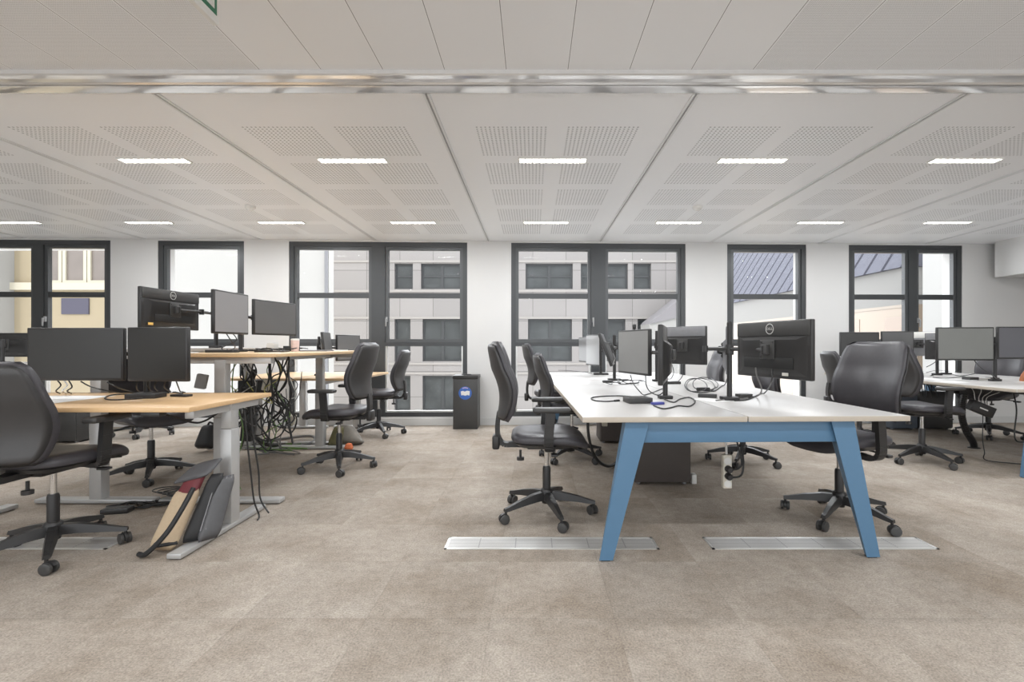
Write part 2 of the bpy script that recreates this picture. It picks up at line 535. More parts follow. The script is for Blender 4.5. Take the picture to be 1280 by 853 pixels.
# ceiling lights
def ceiling_light(first=[None]):
    if first[0] is None:
        t = empty('ceiling_light'); first[0] = t
        b = MB(); L_, D_ = 0.265, 0.046
        b.box(-L_, L_, -D_, -D_ + .008, -.012, 0); b.box(-L_, L_, D_ - .008, D_, -.012, 0); b.box(-L_, -L_ + .008, -D_, D_, -.012, 0); b.box(L_ - .008, L_, -D_, D_, -.012, 0)
        b.build('housing', WHITEP, t)
        MB().box(-L_ + .008, L_ - .008, -D_ + .008, D_ - .008, -.004, -.001).build('diffuser', LED, t)
        b = MB()
        for i in range(1, 10): b.box(-L_ + i * .053 - .004, -L_ + i * .053 + .004, -D_ + .008, D_ - .008, -.011, -.004)
        b.box(-L_ + .008, L_ - .008, -.0015, .0015, -.011, -.004)
        b.build('louver', WHITEP, t)
        return t
    return copy_tree(first[0])


LX = [-6.04, -4.49, -2.94, -1.40, 0.155, 1.705, 3.36, 4.85, 6.35]
for j, Y in enumerate((3.67, 5.52)):
    for i, X in enumerate(LX):
        if abs(X) > 6.3 or (j == 0 and abs(X) > 5.5): continue
        if X > 6 : continue
        t = ceiling_light(); t.location = (X, Y, CEIL)
        col = ['far left of the ceiling', 'left end of its row', 'above the raised desk', 'above the aisle left of the bin', 'above the left side of the white bench table', 'above the right side of the white bench table',
               'above the gap by the right bench', 'above the right bench', ''][i]
        tag(t, 'slim louvred LED ceiling light, %s row, %s' % (('nearer', 'rear')[j], col), 'ceiling light', 'louvred ceiling lights')
# smoke detectors
for (x, lab) in ((-2.93, 'round smoke detector on the ceiling at left'), (1.71, 'round smoke detector on the ceiling at right')):
    o = MB().lathe([(0.0, -.045), (.022, -.045), (.030, -.032), (.045, -.025), (.05, -.012), (.05, 0)], 20).build('smoke_detector', WHITEP, loc=(x, 4.9, CEIL))
    tag(o, lab, 'smoke detector', 'smoke detectors')
# exit sign hanging from the plank ceiling
t = empty('exit_sign', (-1.275, 1.72, CEIL)); tag(t, 'green and white running-man exit sign hung under the plank ceiling', 'sign')
MB().rbox(-.012, .012, -.18, .18, -.160, 0, .004).build('sign_body', WHITEP, t)
MB().box(.012, .0135, -.165, .165, -.128, -.012).build('sign_face', mat('exit_green', (0.02, 0.16, 0.08), .4), t)
b = MB()
Mx = Matrix(((0, 0, 1, .0136), (1, 0, 0, 0), (0, 1, 0, 0), (0, 0, 0, 1)))
b.prism([(.105, -.11), (.15, -.11), (.15, -.03), (.105, -.03)], .0008, Mx)
b.prism([(.02, -.045), (.045, -.07), (.04, -.105), (.03, -.105), (.032, -.075), (.0, -.06)], .0008, Mx)
b.prism([(-.12, -.075), (-.07, -.045), (-.07, -.065), (-.02, -.065), (-.02, -.085), (-.07, -.085), (-.07, -.105)], .0008, Mx)
b.prism([(.05 + .011 * math.cos(a * PI / 5), -.034 + .011 * math.sin(a * PI / 5)) for a in range(10)], .0008, Mx)
b.build('pictogram', WHITEP, t)


# ================================================================== CHAIRS
def pad_profile(t):
    """centre line of the backrest at height parameter t (0 bottom, 1 top): x of its centre front"""
    return -0.290 + 0.030 * math.sin(PI * min(1, t * 1.5)) - 0.062 * t ** 1.7


def half_w(t):
    base = 0.178 + 0.060 * math.sin(PI * (0.12 + 0.76 * t)) ** 0.9
    e = 1.0
    if t < 0.10: e = math.sqrt(max(0, 1 - ((0.10 - t) / 0.10) ** 2)) * 0.16 + 0.84
    if t > 0.90: e = math.sqrt(max(0, 1 - ((t - 0.90) / 0.10) ** 2)) * 0.18 + 0.82
    return base * e


ZB0, ZB1 = 0.625, 1.125


def make_back(thick, x_off, wscale, z0, z1, wrap=0.065):
    b = MB()
    nu, nv = 17, 21
    def pt(i, j, side):
        t = j / (nv - 1); s = (i / (nu - 1)) * 2 - 1
        edge = (1 - abs(s) ** 4) ** 0.5 * (1 - abs(2 * t - 1) ** 8) ** 0.5
        x = pad_profile(t) + x_off + wrap * abs(s) ** 2.0 * (0.55 + 0.45 * math.sin(PI * t))
        x += side * thick * 0.5 * edge
        return (x, s * half_w(t) * wscale, z0 + (z1 - z0) * t)
    b.grid(lambda i, j: pt(i, j, 1), nu, nv); b.grid(lambda i, j: pt(i, j, -1), nu, nv)
    o = b
    return o


def weld(o, d=0.0008):
    bm = bmesh.new(); bm.from_mesh(o.data); bmesh.ops.remove_doubles(bm, verts=bm.verts[:], dist=d)
    bmesh.ops.recalc_face_normals(bm, faces=bm.faces[:]); bm.to_mesh(o.data); bm.free()
    for p in o.data.polygons: p.use_smooth = True
    return o


def make_chair(arms=True):
    t = empty('office_chair')
    # five-star base
    b = MB()
    b.lathe([(.030, .075), (.034, .09), (.040, .105), (.042, .15), (.036, .165), (.030, .17)], 20)
    for k in range(5):
        M = Matrix.Rotation(2 * PI * k / 5, 4, 'Z')
        st = [(.025, .028, .100, .152), (.10, .026, .098, .146), (.20, .022, .088, .124), (.285, .017, .075, .098), (.315, .015, .073, .092)]
        for (r0, w0, a0, c0), (r1, w1, a1, c1) in zip(st[:-1], st[1:]):
            q = lambda r, w, a, c: [(r, -w, a), (r, w, a), (r, w * .62, c), (r, -w * .62, c)]
            b.hexa(q(r0, w0, a0, c0), q(r1, w1, a1, c1), 0, M)
    b.build('star_base', PLAS, t, ang=40)
    for k in range(5):
        g = 2 * PI * k / 5
        M = Matrix.Rotation(g, 4, 'Z') @ Matrix.Translation((.305, 0, 0)) @ Matrix.Rotation(0.9 + k * 1.3, 4, 'Z')
        c = MB(); c.cyl((0, 0, .05), (0, 0, .078), .008, n=10)
        hood = [(.024 + .033 * math.cos(a), .030 + .033 * math.sin(a)) for a in [R(x) for x in range(20, 201, 20)]]
        Mh = Matrix(((1, 0, 0, -.012), (0, 0, -1, .008), (0, 1, 0, .0), (0, 0, 0, 1)))
        c.prism(hood, .016, Mh)
        co = c.build('caster', PLAS, t); co.matrix_local = M
        for sgn in (-1, 1):
            wv = MB()
            Mw = Matrix.Translation((.012, sgn * .0175, .029)) @ Matrix.Rotation(PI / 2, 4, 'X')
            wv.lathe([(.012, -.010), (.022, -.0095), (.029, -.007), (.029, .007), (.022, .0095), (.012, .010)], 18, 0, Mw)
            wv.build('wheel', PLAS2, co)
    MB().lathe([(.026, .13), (.0265, .30), (.022, .315)], 20).build('column_sleeve', PLAS, t)
    MB().lathe([(.0145, .31), (.0145, .45)], 16).build('gas_lift', CHROME, t)
    b = MB()
    b.rbox(-.13, .11, -.075, .075, .435, .488, .012); b.rbox(-.25, -.12, -.032, .032, .440, .475, .008)
    b.build('mechanism', PLAS, t)
    b = MB()
    b.tube(smooth_path([(.03, -.07, .455), (.03, -.16, .452), (.035, -.225, .442)], 4), .006, 8); b.rbox(.015, .055, -.27, -.215, .434, .447, .004)
    b.build('lever', PLAS, t)
    b = MB(); b.tube([(-.10, .06, .455), (-.10, .20, .445)], .006, 8); b.rbox(-.125, -.085, .19, .25, .43, .448, .004)
    b.build('lever', PLAS, t)
    b = MB(); b.cyl((-.17, -.05, .43), (-.17, -.05, .375), .008, n=8)
    b.cyl((-.17, -.05, .385), (-.17, -.05, .365), .024, n=14)
    b.build('tension_knob', PLAS, t)
    # seat cushion
    b = MB()
    nr, na = 9, 40
    def sup(a, ex):
        c, s_ = math.cos(a), math.sin(a)
        return (math.copysign(abs(c) ** (2 / ex), c), math.copysign(abs(s_) ** (2 / ex), s_))
    vs = []; fs = []
    rings = [(0.0, .548), (.35, .549), (.62, .549), (.82, .546), (.93, .536), (.985, .520), (1.0, .505), (.985, .490), (.92, .482)]
    for (rr, zz) in rings:
        for k in range(na):
            ux, uy = sup(2 * PI * k / na, 4.2)
            x = 0.016 + ux * .246 * rr; y = uy * .238 * rr * (1.0 + 0.05 * ux)
            z = zz
            fx = ux * rr
            if fx > 0.35: z -= .045 * ((fx - .35) / .65) ** 2.0
            z += .016 * (uy * rr) ** 2 - .006 * (1 - abs(fx))
            if fx < -.6: z += .012 * ((-fx - .6) / .4) ** 2
            vs.append((x, y, z))
    for i in range(len(rings) - 1):
        for k in range(na):
            k2 = (k + 1) % na
            fs.append((i * na + k, i * na + k2, (i + 1) * na + k2, (i + 1) * na + k))
    fs.append(tuple(reversed([(len(rings) - 1) * na + k for k in range(na)])))
    b.add(vs, fs)
    so = b.build('seat', FAB, t); weld(so)
    b = MB()
    outl = [sup(2 * PI * k / 28, 4.0) for k in range(28)]
    b.hexa([(0.012 + x * .20, y * .19, .468) for x, y in outl], [(0.014 + x * .228 , y * .222, .492 - (.03 if x > .75 else 0)) for x, y in outl])
    b.build('seat_shell', PLAS2, t, ang=50)
    weld(make_back(0.066, 0.0, 1.0, ZB0, ZB1, 0.085).build('backrest', FAB, t))
    weld(make_back(0.026, -0.027, 0.965, ZB0 + .008, ZB1 - .016, 0.084).build('back_shell', FABS, t))
    # upright that carries the back
    b = MB()
    pth = smooth_path([(-.19, 0, .462), (-.275, 0, .458), (-.312, 0, .50), (-.320, 0, .56), (-.316, 0, .62), (-.308, 0, .67)], 5)
    for a_, c_ in zip(pth[:-1], pth[1:]):
        d = (c_ - a_).normalized(); nn = Vector((-d.z, 0, d.x)) * .014
        w1 = .034
        b.hexa([a_ + nn + Vector((0, -w1, 0)), a_ + nn + Vector((0, w1, 0)), a_ - nn + Vector((0, w1, 0)), a_ - nn + Vector((0, -w1, 0))],
               [c_ + nn + Vector((0, -w1, 0)), c_ + nn + Vector((0, w1, 0)), c_ - nn + Vector((0, w1, 0)), c_ - nn + Vector((0, -w1, 0))])
    b.rbox(-.352, -.305, -.05, .05, .43, .52, .012)
    b.build('back_upright', PLAS, t, ang=50)
    if arms:
        for sgn in (-1, 1):
            b = MB()
            pa = smooth_path([(0.02, sgn * .15, .474), (0.015, sgn * .235, .468), (0.0, sgn * .272, .50), (.003, sgn * .276, .60), (.012, sgn * .276, .700)], 4)
            for a_, c_ in zip(pa[:-1], pa[1:]):
                d = (c_ - a_).normalized(); nn = Vector((0, -d.z, d.y)).normalized() * .013
                wx = Vector((.028, 0, 0))
                b.hexa([a_ + nn - wx, a_ + nn + wx, a_ - nn + wx, a_ - nn - wx], [c_ + nn - wx, c_ + nn + wx, c_ - nn + wx, c_ - nn - wx])
            ao = b.build('armrest', PLAS, t, ang=50)
            b = MB(); b.rbox(-.095, .130, sgn * .276 - .04, sgn * .276 + .04, .700, .730, .013, 3)
            b.build('arm_pad', PLAS2, ao)
    return t


CH_A = make_chair(True)
CH_N = make_chair(False)
chairs = [
    (0.09, 3.08, 1, 'grey armchair on castors at the near left side of the white bench table', True, 0, -75, 0),
    (-2.54, 2.50, 89, 'dark office chair cut by the left edge of the photo, pulled to the wooden desk', True, 0, -49, -.10),
    (-1.735, 4.23, 177, 'office chair with armrests facing the raised wooden desk, left of the aisle', True, 0, -68, 0),
    (3.685, 4.47, 2, 'armchair on castors seen from behind at the near left side of the right bench', True, 0, -88, 0),
    (1.955, 3.01, 195, 'big grey chair at the near right corner of the white bench table', True, -0.036, -66, 0),
    (1.98, 4.45, 180, 'chair behind the big angled monitor, its castors seen under the bench beam', True, -0.036, -52, 0),
    (0.38, 4.6, 2, 'second chair along the left side of the white bench table, tucked in', False, 0, -53, -.10),
    (0.25, 5.75, 4, 'farthest chair on the left side of the white bench table, back upright', False, 0, -60, 0),
    (-1.90, 5.82, 184, 'chair in front of the wide window, beside the low desk and left of the bin', False, 0, -60, -.08),
    (-3.17, 3.92, -25, 'chair standing behind the front wooden desk, under the monitors', False, 0, -56, -.11),
    (-4.75, 5.8, -60, 'far chair by the left window, only its castors seen under the desk', False, 0, -70, -.10),
    (2.0, 5.75, 178, 'far chair on the right side of the white bench table behind the monitors', False, 0, -80, -.04),
    (3.70, 5.35, -12, 'far chair with light back between the white bench and the right bench', False, 0, -60, -.09),
    (5.50, 5.70, 200, 'chair with bluish back on the far side of the right bench', False, 0, -60, -.05),
]
# build copies from pristine prototypes, then drop the prototypes
for (x, y, hd, lab, arms, adz, base, dz) in chairs:
    t = copy_tree(CH_A if arms else CH_N)
    t.location = (x, y, 0); t.rotation_euler = (0, 0, R(hd))
    tag(t, lab, 'chair', 'grey office swivel chairs')
    spin = R(base - hd)
    for ch in t.children:
        nm = ch.name.split('.')[0]
        if nm in ('star_base', 'caster'): ch.matrix_basis = Matrix.Rotation(spin, 4, 'Z') @ ch.matrix_basis
        if adz and nm == 'armrest': ch.location.z += adz
        if dz and nm in ('backrest', 'back_shell'): ch.location.z += dz
        if lab.startswith('office chair with armrests') and nm in ('backrest', 'back_shell', 'back_upright'): ch.location.x += .04


def drop(o):
    for ch in list(o.children): drop(ch)
    bpy.data.objects.remove(o)


drop(CH_A); drop(CH_N)


# ================================================================== DESKS
def leg_column(parent, x, y, ztop, foot, flen0, flen1, w=0.07, d=0.085, zseam=0.6):
    b = MB()
    if foot == 'y': hx, hy = w / 2, d / 2
    else: hx, hy = d / 2, w / 2
    b.rbox(x - hx, x + hx, y - hy, y + hy, 0.028, zseam, .006)
    o = b.build('leg', STEEL, parent)
    MB().rbox(x - hx + .004, x + hx - .004, y - hy + .004, y + hy - .004, zseam, ztop - .045, .005).build('inner_column', STEEL, o)
    b = MB()
    s = 0.038
    if foot == 'y': b.rbox(x - s, x + s, y - flen0, y + flen1, 0.006, 0.034, .006)
    else: b.rbox(x - flen0, x + flen1, y - s, y + s, 0.006, 0.034, .006)
    for e in (-flen0 + .05, flen1 - .05):
        px, py = (x, y + e) if foot == 'y' else (x + e, y)
        b.cyl((px, py, 0), (px, py, .008), .018, n=12)
    b.build('foot', STEEL, o)


def wood_desk(x0, x1, y0, y1, z, label, legs, axis, beam, woodm='beech', thick=0.026, edge=None, name='standing_desk', group='height-adjustable wooden desks'):
    t = empty(name, ((x0 + x1) / 2, (y0 + y1) / 2, 0)); tag(t, label, 'desk', group)
    ox, oy = t.location.x, t.location.y
    b = MB(); b.rbox(x0 - ox, x1 - ox, y0 - oy, y1 - oy, z - thick, z, .004, 2)
    b.build('worktop', MATS[woodm] if isinstance(woodm, str) else woodm, t)
    for (lx, ly, f0, f1) in legs: leg_column(t, lx - ox, ly - oy, z, axis, f0, f1)
    b = MB()
    for (a0, a1, c0, c1) in beam: b.rbox(a0 - ox, a1 - ox, c0 - oy, c1 - oy, z - .072, z - thick - .0005, .004)
    b.build('frame_beam', STEEL, t)
    return t


L1Z, L3Z, L4Z, L5Z = 0.78, 1.045, 1.078, 0.74
L1 = wood_desk(-3.60, -1.77, 2.43, 3.20, L1Z, 'beech-topped standing desk at the front left with two dark monitors', [(-1.835, 2.86, .45, .32), (-3.50, 2.86, .45, .32)], 'y',
               [(-3.55, -1.80, 2.82, 2.90), (-1.86, -1.81, 2.52, 3.12), (-3.55, -3.5, 2.52, 3.12)])
MB().rbox(.66, .76, -.383, -.33, L1Z - .048, L1Z - .0265, .004).build('control_panel', PLAS, L1)
wood_desk(-2.60, -1.765, 3.24, 5.10, L3Z, 'raised standing desk with a beech edge, cables hanging beneath it', [(-2.17, 3.30, .42, .42), (-2.26, 5.02, .42, .30)], 'x',
          [(-2.22, -2.14, 3.3, 5.05), (-2.55, -1.82, 3.28, 3.33), (-2.55, -1.82, 4.99, 5.04)], 'beech_y')
wood_desk(-3.45, -2.62, 3.24, 5.10, L4Z, 'raised standing desk back to back behind the raised beech one, far monitor on it', [(-3.03, 3.30, .42, .40), (-3.03, 5.02, .42, .35)], 'x',
          [(-3.07, -2.99, 3.3, 5.05), (-3.4, -2.67, 3.28, 3.33), (-3.4, -2.67, 4.99, 5.04)], LAM)
wood_desk(-2.66, -1.95, 5.14, 6.38, L5Z, 'low wooden desk by the window behind the raised desk', [(-2.34, 5.22, .30, .32), (-2.34, 6.28, .30, .32)], 'x',
          [(-2.38, -2.30, 5.22, 6.3)], 'beech_y')
wood_desk(-3.42, -2.68, 5.14, 6.38, L5Z, 'low wooden desk next to the window on the left of its twin', [(-3.05, 5.22, .32, .32), (-3.05, 6.28, .32, .32)], 'x',
          [(-3.09, -3.01, 5.22, 6.3)], 'beech_y')
wood_desk(-6.15, -4.72, 4.1, 4.9, 0.93, 'far left desk mostly hidden behind the cut-off chair', [(-4.9, 4.5, .34, .34), (-5.95, 4.5, .34, .34)], 'y', [(-6.0, -4.85, 4.46, 4.54)], LAM)


def bench(x, y, w, d, rot, label, rows):
    t = empty('bench_table', (x, y, 0), (0, 0, rot)); tag(t, label, 'table', 'white bench tables with blue legs')
    z0, z1 = 0.712, 0.74
    rl = d / rows
    for r_ in range(rows):
        for c_ in range(2):
            b = MB()
            xa = 0 if c_ == 0 else w / 2 + .004
            xb = w / 2 - .004 if c_ == 0 else w
            ya = r_ * rl + (.0008 if r_ else 0); yb = (r_ + 1) * rl - .0008
            b.rbox(xa, xb, ya, yb, z0, z1, .003, 2)
            o = b.build('worktop', [LAM, LAME], t)
            for p in o.data.polygons:
                if abs(p.normal.z) < 0.5 and p.area > 1e-3: p.material_index = 1
    # cable flap strip in the middle
    MB().box(w / 2 - .0035, w / 2 + .0035, .06, d - .05, z1 - .006, z1 - .001).build('cable_gap', PLASG, t)
    for (ly, s) in ((0.035, 1), (d - 0.10, -1)):
        b = MB(); b.rbox(.27, w - .27, ly + .012, ly + .055, z0 - .112, z0 - .0005, .003)
        b.build('beam', BLUE, t)
        for sgn, ex in ((1, .0), (-1, w)):
            b = MB()
            q = lambda a: ex + sgn * a + (-.048 if sgn < 0 else 0)
            yo = ly - .005; yi = ly + .07
            top = [(q(.225), yo, z0 - .001), (q(.345), yo, z0 - .001), (q(.30), yi + .045, z0 - .001), (q(.225), yi, z0 - .001)]
            bot = [(q(.088), yo - .0, .006), (q(.158), yo - .0, .006), (q(.135), yo + .05, .006), (q(.098), yo + .04, .006)]
            b.hexa(bot, top); b.build('leg', BLUE, t)
            MB().box(min(q(.10), q(.145)), max(q(.10), q(.145)), yo + .005, yo + .035, 0, .0058).build('leg_glide', PLAS, t)
    for sx in (.50, w - .54):
        b = MB(); b.rbox(sx, sx + .04, .09, d - .10, z0 - .06, z0 - .0005, .003); b.build('side_rail', PLAS2, t)
    return t


BR = R(1.6)
BX, BY = 0.250, 2.365
bench(BX, BY, 1.682, 3.94, BR, 'long white bench table with blue splayed legs in the middle of the room', 2)
bench(3.97, 3.87, 1.68, 2.45, BR, 'white bench table with blue legs at the right edge of the photo', 1)


# pedestals and panels standing under the benches
def pedestal(x0, x1, y0, y1, h, m, label, foot=True):
    t = empty('pedestal_cabinet', ((x0 + x1) / 2, (y0 + y1) / 2, 0)); tag(t, label, 'cabinet', 'floor cabinets under the tables')
    hx, hy = (x1 - x0) / 2, (y1 - y0) / 2
    MB().rbox(-hx, hx, -hy, hy, .02, h, .004).build('cabinet_body', m, t)
    b = MB(); n3 = 1
    for i in range(n3):
        b.rbox(-hx + .006, hx - .006, -hy - .012, -hy - .0005, .03 + (h - .04) * i / n3 + .003, .03 + (h - .04) * (i + 1) / n3 - .003, .002)
    b.build('front_panel', m, t)
    b = MB()
    for sx in (-1, 1):
        for sy in (-1, 1): b.cyl((sx * (hx - .04), sy * (hy - .04), 0), (sx * (hx - .04), sy * (hy - .04), .022), .016, n=10)
    b.build('foot', PLASG, t)
    return t


pedestal(.80, 1.245, 3.72, 4.02, .62, PED, 'dark taupe cabinet standing under the near half of the white bench table')
MB_ = MB().rbox(1.262, 1.30, 3.74, 3.80, 0, .075, .004).build('floor_bracket', WHITEP)
tag(MB_, 'small pale bracket on the carpet beside the dark taupe cabinet', 'bracket')
pedestal(.76, 1.20, 5.30, 5.65, .60, PED, 'dark taupe cabinet farther back under the white bench table')
pedestal(4.66, 5.00, 6.14, 6.48, .45, PEDB, 'blue-grey cabinet by the wall under the right bench', False)
pedestal(5.02, 5.46, 6.14, 6.48, .50, PEDB if False else PLAS2, 'black cabinet by the wall under the right bench')
pedestal(-5.46, -5.12, 5.30, 5.65, .40, PLAS2, 'black cabinet on the floor far left, seen under the front desk')


# ================================================================== MONITORS
def monitor(x, y, z, head, w, h, label, scr=0.08, tint=(1, 1, 1), tilt=0.0, roll=0.0, logo=None, casing=None, backm=None, sticker=None, group='monitors on arms', bulge=0.02, plugs=False):
    t = empty('monitor', (x, y, z), (R(roll), R(tilt), R(head))); tag(t, label, 'monitor', group)
    casing = casing or PLAS
    b = MB()
    b.rbox(-.018, .010, -w / 2, w / 2, -h / 2, h / 2, .006, 2)
    b.hexa([(-.018, -w * .46, -h * .44), (-.018, w * .46, -h * .44), (-.018, w * .46, h * .235), (-.018, -w * .46, h * .235)],
           [(-.018 - bulge, -w * .36, -h * .34), (-.018 - bulge, w * .36, -h * .34), (-.018 - bulge, w * .36, h * .17), (-.018 - bulge, -w * .36, h * .17)])
    b.build('casing', casing, t)
    MB().box(.0095, .0108, -w / 2 + .012, w / 2 - .012, -h / 2 + .016, h / 2 - .012).build('screen', screen_mat(scr, tint), t)
    xb = -.018 - bulge
    v = MB()
    v.rbox(xb - .008, xb + .001, -.055, .055, -.055, .055, .003)
    v.rbox(xb - .030, xb - .006, -.022, .022, -.03, .03, .004)
    for sy in (-1, 1):
        for sz in (-1, 1): v.cyl((xb - .012, sy * .042, sz * .042), (xb - .006, sy * .042, sz * .042), .006, n=8)
    v.build('mount_plate', PLAS2, t)
    if backm is not None:
        bb = MB(); bb.rbox(-.0235, -.0175, -w * .49, w * .49, h * .24, h * .485, .003)
        bb.build('back_band', backm, t)
    if sticker:
        sy, sz, col = sticker
        MB().box(-.0395, -.0380, sy - .022, sy + .022, sz - .009, sz + .009).build('sticker', mat('sticker_%d' % int(col[0] * 100), col, .6), t)
    if plugs:
        pb = MB()
        pb.rbox(-.0415, -.0375, -w * .33, w * .34, -h * .33, -h * .14, .002)
        pb.build('port_recess', mat('port_black', (.012, .012, .012), .6), t)
    if logo:
        lx = xb if backm is None else -.0235
        lz = h * .365
        lb = MB()
        ring = [(.031, .0), (.031, .0012), (.0265, .0012), (.0265, .0)]
        nseg = 32
        vs = []; fs = []
        for k in range(nseg):
            g = 2 * PI * k / nseg
            for (rr, zz) in ring: vs.append((-.0242 - zz, rr * math.cos(g), lz + rr * math.sin(g)))
        for k in range(nseg):
            for q in range(4):
                fs.append((k * 4 + q, k * 4 + (q + 1) % 4, ((k + 1) % nseg) * 4 + (q + 1) % 4, ((k + 1) % nseg) * 4 + q))
        lb.add(vs, fs)
        lo = lb.build('logo', ALU, t)
        tm = text_mesh(logo, .021)
        to = bpy.data.objects.new('lettering', tm); C.objects.link(to); tm.materials.append(ALU)
        to.parent = lo
        # text plane: local x -> -Y of monitor (seen from behind), local y -> Z
        to.matrix_local = Matrix(((0, 0, -1, -.0246), (-1, 0, 0, 0), (0, 1, 0, lz), (0, 0, 0, 1)))
    bpy.context.view_layer.update()
    return t


def arm_stand(x, y, z0, top, targets, label, base=(.09, .06), group='monitor arm poles', extra=None):
    """pole clamped to a worktop with arms that reach each monitor's mount plate"""
    t = empty('monitor_stand', (x, y, z0)); tag(t, label, 'monitor stand', group)
    b = MB(); b.rbox(-base[0] / 2, base[0] / 2, -base[1] / 2, base[1] / 2, 0, .022, .004); b.build('clamp_base', PLAS, t)
    b = MB(); b.cyl((0, 0, .02), (0, 0, top - z0), .0165, n=16); b.cyl((0, 0, top - z0), (0, 0, top - z0 + .006), .0165, .013, n=16); b.build('pole', PLAS, t)
    for mo in targets:
        mw = mo.matrix_basis
        end = mw @ Vector((-.060, 0, 0)); tip = mw @ Vector((-.062, 0, 0)); tip2 = mw @ Vector((-.046, 0, 0))
        zc = end.z - z0
        a = MB()
        a.cyl((0, 0, zc - .028), (0, 0, zc + .028), .026, n=16)
        e = Vector((end.x - x, end.y - y, zc))
        d = Vector((e.x, e.y, 0))
        L = d.length
        if L > .05:
            # two links with a knuckle so that the arm reads as articulated
            side = Vector((-d.y, d.x, 0)).normalized() * min(.03, L * .12)
            mid = d * .5 + side
            p0 = Vector((0, 0, zc)); pm = Vector((mid.x, mid.y, zc))
            a.tube([p0, pm], .013, 10); a.tube([pm, e], .012, 10)
            a.cyl(pm - Vector((0, 0, .022)), pm + Vector((0, 0, .022)), .018, n=14)
        a.cyl((e.x, e.y, zc - .022), (e.x, e.y, zc + .022), .017, n=14)
        q = tip2 - Vector((x, y, z0))
        a.tube([e, q], .012, 10)
        a.build('arm', PLAS, t)
    if extra:
        a = MB()
        p0 = Vector(extra[0]) - Vector((x, y, z0)); p1 = Vector(extra[1]) - Vector((x, y, z0))
        a.tube([p0, p1], .0135, 10); a.cyl(p1 - Vector((0, 0, .02)), p1 + Vector((0, 0, .02)), .018, n=14)
        a.cyl((0, 0, p0.z - .028), (0, 0, p0.z + .028), .0262, n=16)
        a.build('arm', PLAS2, t)
    return t


# front left desk
m1 = monitor(-2.755, 2.85, 1.047, -90, .58, .319, 'wide dark monitor on the front left desk, left one of two', .022, (1, .96, .9))
m2 = monitor(-2.245, 2.83, 1.047, -97, .40, .325, 'narrower dark monitor on the front left desk, right one of two', .022, (1, .96, .9))
arm_stand(-2.47, 3.02, L1Z, 1.10, [m1, m2], 'black monitor pole on the front left desk between the two dark screens')
# raised desks
m3 = monitor(-2.79, 3.63, 1.372, 180, .58, .30, 'monitor seen from behind with round logo, high above the raised desk', .03, logo='DELL', backm=PLAS2, sticker=(.232, -.115, (.85, .55, .15)), plugs=True)
m4 = monitor(-2.40, 3.755, 1.357, 0, .43, .335, 'light grey screen on the raised beech desk, nearer of the pair', .23, (1, 1, 1.04))
m5 = monitor(-2.355, 4.32, 1.347, -12, .52, .31, 'darker grey screen on the raised beech desk, farther of the pair', .11, (1, 1, 1))
arm_stand(-2.50, 4.04, L3Z, 1.43, [m4, m5], 'black pole between the two grey screens on the raised beech desk')
arm_stand(-2.725, 4.06, L4Z, 1.43, [m3], 'black pole holding the monitor seen from behind on the raised desk')
m6 = monitor(-2.36, 5.42, 1.10, 12, .40, .30, 'small monitor on the low desk by the window, turned edgewise', .12, tilt=-6)
m7 = monitor(-2.29, 5.86, 1.07, -18, .42, .32, 'small grey monitor on the low desk by the window, nearer the glass', .13)
arm_stand(-2.545, 5.62, L5Z, 1.20, [m6, m7], 'pole for the two small monitors on the low window desk')
# far left
m8 = monitor(-5.05, 4.55, 1.105, 85, .50, .23, 'dark monitor at the left edge of the photo behind the cut-off chair', .05)
arm_stand(-4.90, 4.36, .93, 1.15, [m8], 'light pole of the monitor at the far left desk')
# white bench
m10 = monitor(1.385, 2.72, 1.076, 15, .565, .325, 'large black monitor back with round logo at the near right of the bench', .05, logo='DELL', backm=PLAS2, plugs=True, sticker=(-.13, -.135, (.6, .58, .52)), tilt=0)
m10b = monitor(1.425, 3.44, 1.066, -22, .50, .33, 'monitor seen edge-on behind the nearest pole on the right of the bench', .2, casing=PLASG)
arm_stand(1.30, 3.12, .74, 1.25, [m10, m10b], 'tall black pole at the near right of the bench with a free arm pointing left', base=(.10, .09), extra=((1.30, 3.12, 1.078), (1.14, 3.12, 1.078)))
m11 = monitor(1.355, 4.2, 1.10, 38, .43, .335, 'monitor back with pale upper panel beside the edge-on screen on the bench', .08, backm=PLASG, plugs=False)
arm_stand(1.24, 4.72, .74, 1.24, [m11], 'pole behind the monitor with the pale upper panel')
m12 = monitor(.76, 3.56, 1.05, 196, .48, .335, 'pale grey screen facing left in the middle of the bench', .24, (1, 1, .98))
m13 = monitor(.785, 2.86, 1.046, 161, .46, .345, 'monitor seen exactly edge-on at the near left of the bench', .2, bulge=.03)
arm_stand(.895, 3.19, .74, 1.16, [m12, m13], 'pole between the pale screen and the edge-on monitor on the bench')
m15 = monitor(.70, 4.50, 1.058, 168, .44, .32, 'tilted monitor leaning sideways beside the middle pole of the bench', .2, tilt=21, bulge=.03)
arm_stand(.835, 4.83, .74, 1.20, [m15], 'bare black pole in the middle of the bench left of the pale screen', base=(.13, .08))
m14 = monitor(.665, 6.02, 1.045, 192, .46, .32, 'farthest grey screen on the left of the bench near the window', .16)
m14b = monitor(.705, 5.50, 1.045, 194, .44, .36, 'pale screen just in front of the farthest one on the bench', .30)
arm_stand(.835, 5.80, .74, 1.12, [m14, m14b], 'pole at the window end of the white bench table', base=(.18, .08))
